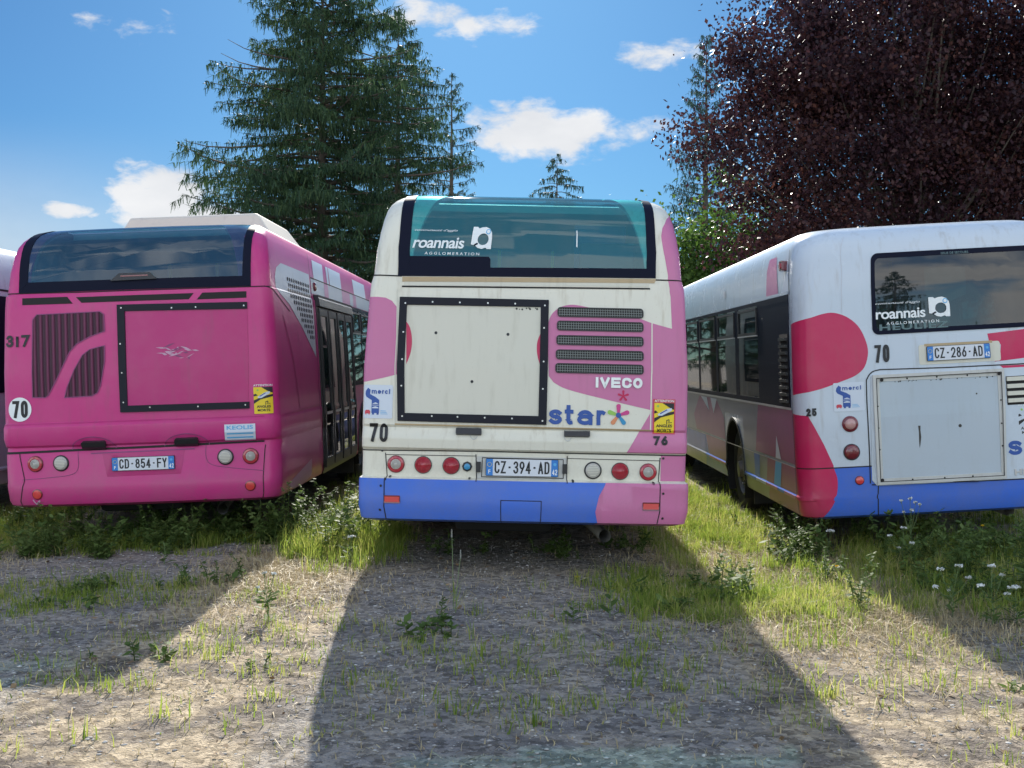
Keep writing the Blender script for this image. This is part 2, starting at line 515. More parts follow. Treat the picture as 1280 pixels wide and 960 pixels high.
# ------------------------------------------------------------------ bus skin
class Bus:
    """A bus body as a skin: (s, z) = distance round the plan outline from the rear centre, height."""
    LEN = 12.0

    def __init__(self, name, label, X, Y, yaw, roll, prof, k, zoff=0.0, group='city buses parked in a row'):
        self.prof = prof
        self.k = k
        self.root = bpy.data.objects.new(name, None)
        col.objects.link(self.root)
        self.root.empty_display_size = 0.3
        tag(self.root, label, 'bus', group)
        self.M = Matrix.Translation((X, Y, zoff)) @ Matrix.Rotation(R(yaw), 4, 'Z') @ Matrix.Rotation(R(roll), 4, 'Y')
        self.root.matrix_world = self.M
        self.root.location = (X, Y, zoff)
        self.root.rotation_mode = 'QUATERNION'
        self.root.rotation_quaternion = self.M.to_quaternion()
        self.Mi = self.M.inverted()
        self.Y = Y
        z = 1.5
        hw, yr, r = self.at(z)
        self.A0, self.th0 = self._a(hw, r)
        self.L0 = r * (PI / 2 - self.th0)
        self.S0 = self.A0 + self.L0           # where the flank begins
        self.o = (self.M @ Vector((0, 0, 1.3)))
        self.px = FPX / Y                      # photo pixels per metre on the rear face
        self.yref = self.plan(self.S0, 1.5)[1]

    def at(self, z):
        P = self.prof
        zs = [p[0] for p in P]
        return tuple(float(np.interp(z, zs, [p[i] for p in P])) for i in (1, 2, 3))

    def _a(self, hw, r):
        th = math.atan(2 * self.k / max(0.2, hw - r))
        return hw - r * (1 - math.sin(th)), th

    def plan(self, u, z):
        hw, yr, r = self.at(z)
        a, th = self._a(hw, r)
        if not hasattr(self, 'A0'):
            self.A0 = a
        if u <= self.A0:
            x = u * a / self.A0
            return x, yr + self.k * (x / a) ** 2
        if u <= self.S0:
            ph = th + (u - self.A0) / self.L0 * (PI / 2 - th)
            return a + r * (math.sin(ph) - math.sin(th)), yr + self.k + r * (math.cos(th) - math.cos(ph))
        ye = yr + self.k + r * math.cos(th)
        t = u - self.S0
        yref = getattr(self, 'yref', ye)
        return hw, ye + t * (self.LEN - ye) / (self.LEN - yref)

    def pt0(self, s, z):
        x, y = self.plan(abs(s), z)
        return Vector((x if s >= 0 else -x, y, z))

    def frame(self, s, z):
        e = 0.004
        ds = self.pt0(s + e, z) - self.pt0(s - e, z)
        dz = self.pt0(s, z + e) - self.pt0(s, z - e)
        n = ds.cross(dz)
        n.normalize()
        return ds.normalized(), dz.normalized(), n

    def pt(self, s, z, off=0.0):
        p = self.pt0(s, z)
        if off:
            p = p + self.frame(s, z)[2] * off
        return p

    # photo pixel -> (s, z) on the skin
    def F(self, px, py):
        d = CAM_M.to_3x3() @ Vector(((px - CX) / FPX, (CY - py) / FPX, -1))
        o = self.Mi @ Vector((0, 0, CAM_H))
        d = self.Mi.to_3x3() @ d
        y = 0.0
        for _ in range(25):
            t = (y - o.y) / d.y
            x, z = o.x + d.x * t, o.z + d.z * t
            s = self._s(x, z)
            y = 0.5 * y + 0.5 * self.plan(abs(s), z)[1]
        return s, z

    def _s(self, x, z):
        hw, yr, r = self.at(z)
        a, th = self._a(hw, r)
        u = abs(x)
        if u <= a:
            s = u * self.A0 / a
        else:
            q = min(0.9999, (u - a) / r + math.sin(th))
            s = self.A0 + (math.asin(q) - th) / (PI / 2 - th) * self.L0
        return math.copysign(s, x)

    def side(self, px, py, sg):
        """photo pixel -> (s, z) on a flank"""
        d = CAM_M.to_3x3() @ Vector(((px - CX) / FPX, (CY - py) / FPX, -1))
        o = self.Mi @ Vector((0, 0, CAM_H))
        d = self.Mi.to_3x3() @ d
        x = 1.24
        for _ in range(15):
            t = (sg * x - o.x) / d.x
            y, z = o.y + d.y * t, o.z + d.z * t
            x = 0.5 * x + 0.5 * self.at(z)[0]
        hw, yr, r = self.at(z)
        a, th = self._a(hw, r)
        ye = yr + self.k + r * math.cos(th)
        return sg * (self.S0 + (y - ye) * (self.LEN - self.yref) / (self.LEN - ye)), z

    def FF(self, pts):
        return [self.F(*p) for p in pts]

    def box(self, x0, y0, x1, y1):
        """pixel box -> level rectangle on the rear face (s0,s1,z0,z1)"""
        s, z = self.F((x0 + x1) / 2, (y0 + y1) / 2)
        w, h = (x1 - x0) / self.px / 2, (y1 - y0) / self.px / 2
        return s - w, s + w, z - h, z + h

    def X(self, x, z):
        """(s, z) of the rear skin at lateral distance x"""
        return self._s(x, z), z

    def sflank(self, t):
        return self.S0 + t - self.yref       # distance t from the rear plane along the flank

    def part(self, name, parent=None):
        return Part(self, name, parent)


class Part:
    def __init__(self, bus, name, parent=None):
        self.b, self.name, self.parent = bus, name, parent or bus.root
        self.v, self.f, self.m, self.mats = [], [], [], []

    def mi(self, mat):
        if mat not in self.mats:
            self.mats.append(mat)
        return self.mats.index(mat)

    def add(self, vs_, fs_, mat):
        o = len(self.v)
        self.v += [tuple(v) for v in vs_]
        k = self.mi(mat)
        for f in fs_:
            self.f.append([i + o for i in f])
            self.m.append(k)

    def poly(self, pts, mat, off, sub=True):
        bm = bmesh.new()
        vs_ = [bm.verts.new((p[0], p[1], 0)) for p in pts]
        try:
            f = bm.faces.new(vs_)
        except ValueError:
            bm.free()
            return self
        if f.calc_area() < 1e-9:
            bm.free()
            return self
        bm.normal_update()
        if f.normal.z < 0:
            f.normal_flip()
        bmesh.ops.triangulate(bm, faces=bm.faces[:])
        if sub:
            b = self.b
            s0, s1 = min(p[0] for p in pts), max(p[0] for p in pts)
            z0, z1 = min(p[1] for p in pts), max(p[1] for p in pts)
            cuts = []
            for sg in (-1, 1):
                cuts += [sg * (b.A0 + b.L0 * i / 8) for i in range(9)]
                cuts += [sg * b.A0 * q for q in (.1, .2, .3, .4, .5, .6, .7, .8, .9)]
            for c in cuts + [0.0]:
                if s0 < c < s1:
                    bmesh.ops.bisect_plane(bm, geom=bm.verts[:] + bm.edges[:] + bm.faces[:], plane_co=(c, 0, 0), plane_no=(1, 0, 0), dist=1e-6)
            for p in b.prof:
                if z0 < p[0] < z1:
                    bmesh.ops.bisect_plane(bm, geom=bm.verts[:] + bm.edges[:] + bm.faces[:], plane_co=(0, p[0], 0), plane_no=(0, 1, 0), dist=1e-6)
        bm.verts.index_update()
        self.add([self.b.pt(v.co.x, v.co.y, off) for v in bm.verts], [[v.index for v in f.verts] for f in bm.faces], mat)
        bm.free()
        return self

    def line(self, pts, w, mat, off):
        """strip of width w along a polyline"""
        for p, q in zip(pts[:-1], pts[1:]):
            dx, dz = q[0] - p[0], q[1] - p[1]
            L = math.hypot(dx, dz) or 1
            nx, nz = -dz / L * w / 2, dx / L * w / 2
            ex, ez = dx / L * w * .25, dz / L * w * .25
            self.poly([(p[0] - nx - ex, p[1] - nz - ez), (q[0] - nx + ex, q[1] - nz + ez), (q[0] + nx + ex, q[1] + nz + ez), (p[0] + nx - ex, p[1] + nz - ez)], mat, off)
        return self

    def prism(self, pts, h0, h1, mat, mat_top=None):
        area = sum(p[0] * q[1] - q[0] * p[1] for p, q in zip(pts, pts[1:] + pts[:1]))
        if area < 0:
            pts = pts[::-1]
        pts = densify(pts, 0.12)
        self.poly(pts, mat_top or mat, h1)
        n = len(pts)
        lo = [self.b.pt(p[0], p[1], h0) for p in pts]
        hi = [self.b.pt(p[0], p[1], h1) for p in pts]
        self.add(lo + hi, [[i, (i + 1) % n, n + (i + 1) % n, n + i] for i in range(n)], mat)
        return self

    def ring(self, outer, inner, h0, h1, mat, step=0.07):
        """frame between two loops with matching corner count"""
        def dens2(a, b):
            A, B = [], []
            for i in range(len(a)):
                p, q, u, w = a[i], a[(i + 1) % len(a)], b[i], b[(i + 1) % len(b)]
                k = max(1, int(math.hypot(q[0] - p[0], q[1] - p[1]) / step))
                for j in range(k):
                    t = j / k
                    A.append((p[0] + (q[0] - p[0]) * t, p[1] + (q[1] - p[1]) * t))
                    B.append((u[0] + (w[0] - u[0]) * t, u[1] + (w[1] - u[1]) * t))
            return A, B
        area = sum(p[0] * q[1] - q[0] * p[1] for p, q in zip(outer, outer[1:] + outer[:1]))
        if area < 0:
            outer, inner = outer[::-1], inner[::-1]
        A, B = dens2(outer, inner)
        n = len(A)
        V = [self.b.pt(p[0], p[1], h1) for p in A] + [self.b.pt(p[0], p[1], h1) for p in B] + \
            [self.b.pt(p[0], p[1], h0) for p in A] + [self.b.pt(p[0], p[1], h0) for p in B]
        fs = []
        for i in range(n):
            j = (i + 1) % n
            fs += [[i, j, n + j, n + i], [2 * n + i, 2 * n + j, j, i], [n + i, n + j, 3 * n + j, 3 * n + i]]
        self.add(V, fs, mat)
        return self

    def lathe(self, s, z, profile, mat, n=28):
        """turned piece standing on the skin; profile = [(radius, height)...]"""
        b = self.b
        t, u, nn = b.frame(s, z)
        u = nn.cross(t)
        p0 = b.pt0(s, z)
        V, fs = [], []
        for r_, h in profile:
            for i in range(n):
                a = 2 * PI * i / n
                V.append(p0 + t * (r_ * math.cos(a)) + u * (r_ * math.sin(a)) + nn * h)
        for k in range(len(profile) - 1):
            for i in range(n):
                j = (i + 1) % n
                fs.append([k * n + i, k * n + j, (k + 1) * n + j, (k + 1) * n + i])
        fs.append([(len(profile) - 1) * n + i for i in range(n)])
        self.add(V, fs, mat)
        return self

    def text(self, s, rect, mat, off, bold=0.0, shear=0.0, spacing=1.0, sub=None):
        V, Fc = text_mesh(s, bold, shear, spacing)
        s0, s1, z0, z1 = rect
        if sub:   # tilt: dz over the width
            self.add([self.b.pt(s0 + (s1 - s0) * x, z0 + (z1 - z0) * y + sub * x, off) for x, y in V], Fc, mat)
        else:
            self.add([self.b.pt(s0 + (s1 - s0) * x, z0 + (z1 - z0) * y, off) for x, y in V], Fc, mat)
        return self

    def strokes(self, word, boxes, w, mat, off, h0=None):
        """letters drawn as ribbons of width w; one (s0,s1,z0,z1) box per letter"""
        k = 0
        for ch, (s0, s1, z0, z1) in zip(word, boxes):
            e = w / 2
            for st in GLYPH[ch]:
                pts = [(s0 + e + (s1 - s0 - w) * u, z0 + e + (z1 - z0 - w) * v) for u, v in st]
                closed = math.hypot(pts[0][0] - pts[-1][0], pts[0][1] - pts[-1][1]) < 1e-6
                fine = [pts[0]]
                for p, q in zip(pts[:-1], pts[1:]):     # follow the curved skin
                    m_ = max(1, int(math.hypot(q[0] - p[0], q[1] - p[1]) / .012))
                    fine += [(p[0] + (q[0] - p[0]) * j / m_, p[1] + (q[1] - p[1]) * j / m_) for j in range(1, m_ + 1)]
                pts = fine
                if closed:
                    pts = pts[:-1]
                n = len(pts)
                Lf, Rt = [], []
                for i, p in enumerate(pts):
                    a = pts[(i - 1) % n] if closed or i > 0 else None
                    c = pts[(i + 1) % n] if closed or i < n - 1 else None
                    d1 = Vector((p[0] - a[0], p[1] - a[1])).normalized() if a else None
                    d2 = Vector((c[0] - p[0], c[1] - p[1])).normalized() if c else None
                    if d1 is None:
                        d1 = d2
                    if d2 is None:
                        d2 = d1
                    m = d1 + d2
                    m = m.normalized() if m.length > .2 else d1
                    nn = Vector((-m.y, m.x))
                    sc = min(1.9, 1 / max(.35, nn.dot(Vector((-d1.y, d1.x)))))
                    q = Vector(p)
                    if a is None:
                        q = q - d2 * e
                    if c is None:
                        q = q + d1 * e
                    Lf.append(tuple(q + nn * e * sc))
                    Rt.append(tuple(q - nn * e * sc))
                o = off + k * .0003
                k += 1
                m_ = n if closed else n - 1
                V = [self.b.pt(p[0], p[1], o) for p in Lf + Rt]
                fs = [[n + i, n + (i + 1) % n, (i + 1) % n, i] for i in range(m_)]
                if h0 is not None:
                    V += [self.b.pt(p[0], p[1], h0) for p in Lf + Rt]
                    for i in range(m_):
                        j = (i + 1) % n
                        fs += [[i, j, 2 * n + j, 2 * n + i], [3 * n + i, 3 * n + j, n + j, n + i]]
                    if not closed:
                        fs += [[0, 2 * n, 3 * n, n], [n - 1, 2 * n - 1, 4 * n - 1, 3 * n - 1]]
                self.add(V, fs, mat)
        return self

    def row(self, word, rect, w, mat, off, gap=.22, h0=None):
        """word spread evenly over rect"""
        s0, s1, z0, z1 = rect
        n = len(word)
        wd = [.35 if c in '1I' else 1.0 for c in word]
        unit_ = (s1 - s0) / (sum(wd) + gap * (n - 1))
        bs, c = [], s0
        for q in wd:
            bs.append((c, c + unit_ * q, z0, z1))
            c += unit_ * (q + gap)
        return self.strokes(word, bs, w, mat, off, h0)

    def text3d(self, s, rect, mat, h0, h1, bold=0.0):
        V, Fc = text_mesh(s, bold, 0, 1.0)
        s0, s1, z0, z1 = rect
        lo = [self.b.pt(s0 + (s1 - s0) * x, z0 + (z1 - z0) * y, h0) for x, y in V]
        hi = [self.b.pt(s0 + (s1 - s0) * x, z0 + (z1 - z0) * y, h1) for x, y in V]
        n = len(lo)
        ed = {}
        for f in Fc:
            for a, c in zip(f, f[1:] + f[:1]):
                ed[(a, c)] = 1
        walls = [[a, c, n + c, n + a] for (a, c) in ed if (c, a) not in ed]
        self.add(lo + hi, [[i + n for i in f] for f in Fc] + walls, mat)
        return self

    def loft(self, zs, ss, mat, holes=(), off=0.0, flip=False):
        V = [self.b.pt(s, z, off) for z in zs for s in ss]
        n = len(ss)
        fs = []
        for i in range(len(zs) - 1):
            zc = (zs[i] + zs[i + 1]) / 2
            for j in range(n - 1):
                sc = (ss[j] + ss[j + 1]) / 2
                if any(h[0] < sc < h[1] and h[2] < zc < h[3] for h in holes):
                    continue
                q = [i * n + j, i * n + j + 1, (i + 1) * n + j + 1, (i + 1) * n + j]
                fs.append(q[::-1] if flip else q)
        self.add(V, fs, mat)
        return self

    def bx(self, x0, x1, y0, y1, z0, z1, mat):
        """plain box in bus space"""
        V = [(x, y, z) for z in (z0, z1) for y in (y0, y1) for x in (x0, x1)]
        self.add(V, [[0, 2, 3, 1], [4, 5, 7, 6], [0, 1, 5, 4], [2, 6, 7, 3], [0, 4, 6, 2], [1, 3, 7, 5]], mat)
        return self

    def build(self, smooth=None, bevel=0.0):
        o = mesh_obj(self.name, self.v, self.f, self.mats, self.m, self.parent, smooth)
        if bevel:
            md = o.modifiers.new('bevel', 'BEVEL')
            md.width = bevel
            md.segments = 2
            md.limit_method = 'ANGLE'
            md.angle_limit = R(50)
        return o


def uniq(vals, eps=1e-4):
    out = []
    for v in sorted(vals):
        if not out or v - out[-1] > eps:
            out.append(v)
    return out


def shell(bus, matb, z_split, rear_hole, wheels=(3.35, 9.4), win=(1.31, 2.34), panes=None, skip=(), doors=None, roof=None, bump=None, roof_glass=None):
    """body and bumper skins with window openings and wheel arches; returns (body Part, side window rectangles)"""
    b = bus
    S0, A0 = b.S0, b.A0
    s_end = b.S0 + (b.LEN - b.yref)
    panes = panes or []
    holes = [rear_hole] if rear_hole else []
    rects = []
    for sg, t0, t1, z0, z1 in panes:
        a0, a1 = b.sflank(t0), b.sflank(t1)
        rects.append((sg, a0, a1, z0, z1))
        holes.append((min(sg * a0, sg * a1), max(sg * a0, sg * a1), z0, z1))
    RA = 0.56
    arches = []
    for tw in wheels:
        for sg in (-1, 1):
            a0, a1 = b.sflank(tw - RA - .06), b.sflank(tw + RA + .06)
            holes.append((min(sg * a0, sg * a1), max(sg * a0, sg * a1), 0.0, 1.12))
            arches.append((sg, b.sflank(tw), a0, a1))
    base = [0.0] + [A0 * q for q in (.1, .2, .3, .4, .5, .6, .7, .8, .9, 1.0)] + [A0 + b.L0 * i / 10 for i in range(1, 11)] + [S0 + d for d in (.3, .8, 1.5, 2.3, 3.2, 4.5, 6, 8, 10)] + [s_end]
    ss = uniq([-x for x in base] + base + [v for h in holes for v in h[:2]])
    zall = [p[0] for p in b.prof]
    zb = zall[0]
    zs = uniq(zall + [v for h in holes for v in h[2:] if zb < v < zall[-1]] + [z_split] + [z_split + .3 * i for i in range(1, 5)])
    up = [z for z in zs if z >= z_split - 1e-5]
    lo = [z for z in zs if z <= z_split + 1e-5]
    body = b.part('body')
    body.loft(up, ss, matb, holes)
    body.loft(up, ss, LINING, holes, off=-0.035, flip=True)
    # roof and underside
    n = len(ss)
    top = [b.pt(s, zall[-1]) for s in ss]
    if roof_glass:       # pane added in the roof so sky shows through the rear glass top
        yc, xg = roof_glass
        rear = [p for p in top if p.y < yc]
        far = [p for p in top if p.y >= yc]
        k = next(i for i, p in enumerate(top) if p.y < yc)
        xw = max(abs(p.x) for p in rear)
        zt = top[0].z
        main = top[:k] + [Vector((-xw, yc, zt)), Vector((xw, yc, zt))] + top[k + len(rear):]
        body.add(main, [list(range(len(main)))[::-1]], roof or matb)
        body.add([p - Vector((0, 0, .06)) for p in main], [list(range(len(main)))], LINING)
        body.add([Vector((-xg, yc, zt)), Vector((xg, yc, zt)), Vector((xg, yc, zt - .06)), Vector((-xg, yc, zt - .06))], [[0, 1, 2, 3]], LINING)
        for sg in (-1, 1):
            q = [p for p in rear if sg * p.x > xg]
            q = sorted(q, key=lambda p: p.y)
            q = [Vector((sg * xg, q[0].y, zt))] + q + [Vector((sg * xw, yc, zt)), Vector((sg * xg, yc, zt))]
            body.add(q, [list(range(len(q)))], roof or matb)
        y0 = min(p.y for p in rear)
        b.roof_pane = [(-xg, y0 + .005, zt + .001), (xg, y0 + .005, zt + .001), (xg, yc + .03, zt + .004), (-xg, yc + .03, zt + .004)]
    else:
        body.add(top, [list(range(n))[::-1]], roof or matb)
        body.add([p - Vector((0, 0, .06)) for p in top], [list(range(n))], LINING)
    body.add([b.pt(s, z_split) for s in (-s_end, s_end)] + [b.pt(s, zall[-1]) for s in (s_end, -s_end)], [[0, 1, 2, 3]], matb)
    for sg, wc, a0, a1 in arches:
        pts = [(a0, zb), (a0, 1.12), (a1, 1.12), (a1, zb)]
        cz = 0.5
        th0 = math.asin(max(-1, (zb - cz) / RA))
        arc = [(wc + RA * math.cos(a), cz + RA * math.sin(a)) for a in np.linspace(th0, PI - th0, 25)]
        # two halves keep the tessellation clean
        pts = [(a1, zb), (a1, 1.12), (a0, 1.12), (a0, zb)] + arc[::-1]
        body.poly([(sg * p[0], p[1]) for p in pts], bump or matb, 0.0)
        # arch lip
        lip = [(sg * (wc + (RA + q) * math.cos(a)), cz + (RA + q) * math.sin(a)) for q in (0.0, 0.03) for a in np.linspace(th0, PI - th0, 25)]
        k = 25
        V = [b.pt(p[0], p[1], 0.012) for p in lip]
        V += [b.pt(p[0], p[1], -0.02) for p in lip[k:]]
        body.add(V, [[i, i + 1, k + i + 1, k + i] for i in range(k - 1)] + [[k + i, k + i + 1, 2 * k + i + 1, 2 * k + i] for i in range(k - 1)], BLACKP)
        # wheel well: a dark half drum
        y0 = b.pt(sg * wc, .5)
        w = []
        for xx in (0.0, -.55):
            for a in np.linspace(th0 - .2, PI - th0 + .2, 20):
                w.append((y0.x + sg * (xx - .005), y0.y + (RA + .01) * math.cos(a), cz + (RA + .01) * math.sin(a)))
        body.add(w, [[i, i + 1, 21 + i, 20 + i] for i in range(19)] + [list(range(20, 40))], UNDER)
    body.bx(-1.16, 1.16, .16, b.LEN - .2, zb + .03, zb + .05, UNDER)
    # cabin floor and engine bulkhead
    body.bx(-1.15, 1.15, .55, b.LEN - .1, .80, .83, SEATM)
    return body, rects, lo, ss, holes


def wheel_pair(bus, tw, rad=0.49):
    b = bus
    for sg in (-1, 1):
        root = None
        y = tw
        x0 = sg * 1.17

        def turn(name, prof, mat, n, parent):
            V, fs = [], []
            for r_, h in prof:
                for i in range(n):
                    a = 2 * PI * i / n
                    V.append((x0 + sg * h, y + r_ * math.cos(a), rad + r_ * math.sin(a) + .0))
            for k in range(len(prof) - 1):
                for i in range(n):
                    j = (i + 1) % n
                    fs.append([k * n + i, k * n + j, (k + 1) * n + j, (k + 1) * n + i])
            fs.append([(len(prof) - 1) * n + i for i in range(n)])
            return V, fs
        V, fs = turn('wheel', [(0.10, -.3), (.24, -.3), (.24, -.28)], UNDER, 24, None)
        hub = mesh_obj('wheel', V, fs, [UNDER], None, b.root, 40)
        V, fs = turn('tyre', [(.30, -.28), (.44, -.28), (rad, -.24), (rad, -.02), (rad - .012, .0), (.44, .02), (.36, .025), (.30, .01), (.29, -.05)], TYRE, 48, None)
        mesh_obj('tyre', V, fs[:-1], [TYRE], None, hub, 35)
        V, fs = turn('rim', [(.295, .005), (.28, .012), (.265, -.03), (.2, -.07), (.17, -.07), (.14, -.01), (.1, .0), (.09, .05), (.03, .055)], RIM, 40, None)
        idx = [0] * len(fs)
        # ten hand holes and wheel nuts
        for i in range(10):
            a = 2 * PI * i / 10
            cy, cz = y + .232 * math.cos(a), rad + .232 * math.sin(a)
            o = len(V)
            V += [(x0 + sg * -.046, cy + .024 * math.cos(c), cz + .024 * math.sin(c)) for c in np.linspace(0, 2 * PI, 10, endpoint=False)]
            fs.append(list(range(o, o + 10)))
            idx.append(1)
            cy, cz = y + .155 * math.cos(a + .3), rad + .155 * math.sin(a + .3)
            o = len(V)
            for h in (-.04, .015):
                V += [(x0 + sg * h, cy + .014 * math.cos(c), cz + .014 * math.sin(c)) for c in np.linspace(0, 2 * PI, 6, endpoint=False)]
            fs += [[o + k, o + (k + 1) % 6, o + 6 + (k + 1) % 6, o + 6 + k] for k in range(6)] + [list(range(o + 6, o + 12))]
            idx += [0] * 7
        mesh_obj('rim', V, fs, [RIM, UNDER], idx, hub, 35)


def running_gear(bus, tw):
    p = bus.part('axle')
    p.bx(-.9, .9, tw - .10, tw + .10, .38, .58, UNDER)
    p.bx(-.25, .25, tw - .25, tw + .22, .28, .66, UNDER)
    p.build(None, .04)
    for sx in (-1.18, .82):
        q = bus.part('mud_flap')
        q.bx(sx, sx + .36, tw - .66, tw - .645, .16, .52, BLACKP)
        q.build()
    q = bus.part('exhaust_pipe')
    V, fs = [], []
    pts = [(.55, 1.6, .34), (.55, 1.1, .31), (.62, .55, .30), (.66, .30, .28)]
    for x, y, z in pts:
        V += [(x + .05 * math.cos(a), y, z + .05 * math.sin(a)) for a in np.linspace(0, 2 * PI, 10, endpoint=False)]
    for k in range(3):
        fs += [[k * 10 + i, k * 10 + (i + 1) % 10, k * 10 + 10 + (i + 1) % 10, k * 10 + 10 + i] for i in range(10)]
    q.add(V, fs, RIM)
    q.build(40)
    q = bus.part('engine_sump')
    q.bx(-.55, .25, .5, 1.9, .27, .40, UNDER)
    q.build(None, .05)


def lamp(bus, px, py, rpx, kind):
    b = bus
    s, z = b.F(px, py)
    r_ = rpx / b.px
    p = b.part('tail_light')
    if kind == 'red':
        p.lathe(s, z, [(r_ * 1.08, -.02), (r_ * 1.08, .008), (r_, .012)], BLACKP)
        p.lathe(s, z, [(r_, .004), (r_ * .98, .016), (r_ * .88, .020), (r_ * .86, .015), (r_ * .72, .024), (r_ * .70, .018), (r_ * .54, .027), (r_ * .52, .021), (r_ * .34, .029), (r_ * .32, .023), (r_ * .08, .03)], REDLENS)
    elif kind == 'dark':
        p.lathe(s, z, [(r_ * 1.1, -.02), (r_ * 1.1, .008), (r_, .012)], BLACKP)
        p.lathe(s, z, [(r_, .004), (r_ * .98, .014), (r_ * .7, .022), (r_ * .1, .025)], DARKRED)
    elif kind == 'ring':
        p.lathe(s, z, [(r_ * 1.08, -.02), (r_ * 1.08, .008), (r_, .014)], DARKRED)
        p.lathe(s, z, [(r_, .006), (r_ * .96, .018), (r_ * .72, .022), (r_ * .68, .016)], REDLENS)
        p.lathe(s, z, [(r_ * .68, .008), (r_ * .62, .020), (r_ * .48, .024), (r_ * .46, .018), (r_ * .3, .026), (r_ * .28, .020), (r_ * .08, .028)], CLEARL)
    elif kind == 'pale':
        p.lathe(s, z, [(r_ * 1.1, -.02), (r_ * 1.1, .008), (r_, .014)], DARKRED)
        p.lathe(s, z, [(r_, .006), (r_ * .95, .016), (r_ * .78, .02)], DARKRED)
        p.lathe(s, z, [(r_ * .76, .012), (r_ * .7, .023), (r_ * .3, .028), (r_ * .08, .029)], PALERED)
    elif kind == 'clear':
        p.lathe(s, z, [(r_ * 1.08, -.02), (r_ * 1.08, .008), (r_ * .98, .012)], BLACKP)
        p.lathe(s, z, [(r_ * .92, .004), (r_ * .9, .016), (r_ * .7, .022), (r_ * .3, .026), (r_ * .08, .027)], CLEARL)
        for i in range(-3, 4):       # lens flutes
            w = math.sqrt(max(0, .7 ** 2 - (i * .2) ** 2)) * r_
            p.poly([(s - w, z + i * .2 * r_ - .003), (s + w, z + i * .2 * r_ - .003), (s + w, z + i * .2 * r_ + .003), (s - w, z + i * .2 * r_ + .003)], PANELW, .0285, False)
    elif kind == 'blue':
        p.lathe(s, z, [(r_ * 1.15, -.02), (r_ * 1.15, .01), (r_ * .8, .012)], BLACKP, 8)
        p.lathe(s, z, [(r_ * .75, .006), (r_ * .7, .03), (r_ * .2, .036)], BLUELENS, 8)
        p.poly(circ(s, z, r_ * .3, 12), TEAL, .038, False)
    elif kind == 'orange':
        p.name = 'reflector'
        p.lathe(s, z, [(r_ * 1.2, -.02), (r_ * 1.2, .006), (r_, .01)], DARKRED)
        p.lathe(s, z, [(r_, .004), (r_ * .96, .013), (r_ * .5, .017), (r_ * .1, .018)], ORANGER)
    return p.build(60)


def plate(bus, x0, y0, x1, y1, word):
    b = bus
    s0, s1, z0, z1 = b.box(x0, y0, x1, y1)
    p = b.part('number_plate')
    h = z1 - z0
    p.prism(roundrect(s0, s1, z0, z1, .008, 2), .004, .016, INK)
    p.poly(roundrect(s0 + .004, s1 - .004, z0 + .004, z1 - .004, .006, 2), PLATEW, .0175)
    bw = (s1 - s0) * .098
    p.poly([(s0 + .004, z0 + .004), (s0 + bw, z0 + .004), (s0 + bw, z1 - .004), (s0 + .004, z1 - .004)], PLATEB, .019)
    p.poly([(s1 - bw, z0 + .004), (s1 - .004, z0 + .004), (s1 - .004, z1 - .004), (s1 - bw, z1 - .004)], PLATEB, .019)
    p.text('F', (s0 + bw * .38, s0 + bw * .68, z0 + h * .14, z0 + h * .36), LETW, .0205, .01)
    for i in range(12):
        a = 2 * PI * i / 12
        p.poly(circ(s0 + bw * .53 + .016 * math.cos(a), z0 + h * .66 + .016 * math.sin(a), .0028, 5), YELLOW, .0205, False)
    p.row('42', (s1 - bw * .85, s1 - bw * .15, z0 + h * .12, z0 + h * .44), .006, LETW, .0205)
    p.poly(circ(s1 - bw * .5, z0 + h * .72, .013, 6), STCYAN, .0205, False)
    # letters on an even pitch, narrow face
    w = s1 - s0 - 2 * bw
    a0 = s0 + bw + w * .02
    pitch = w * .96 / 9.0
    for i, ch in enumerate(word):
        c = a0 + pitch * (i + .5)
        if ch == '-':
            p.poly([(c - .008, z0 + h * .46), (c + .008, z0 + h * .46), (c + .008, z0 + h * .56), (c - .008, z0 + h * .56)], INK, .019, False)
        else:
            hw_ = pitch * .41
            p.strokes(ch, [(c - hw_, c + hw_, z0 + h * .16, z0 + h * .86)], .0125, INK, .019)
    return p.build()


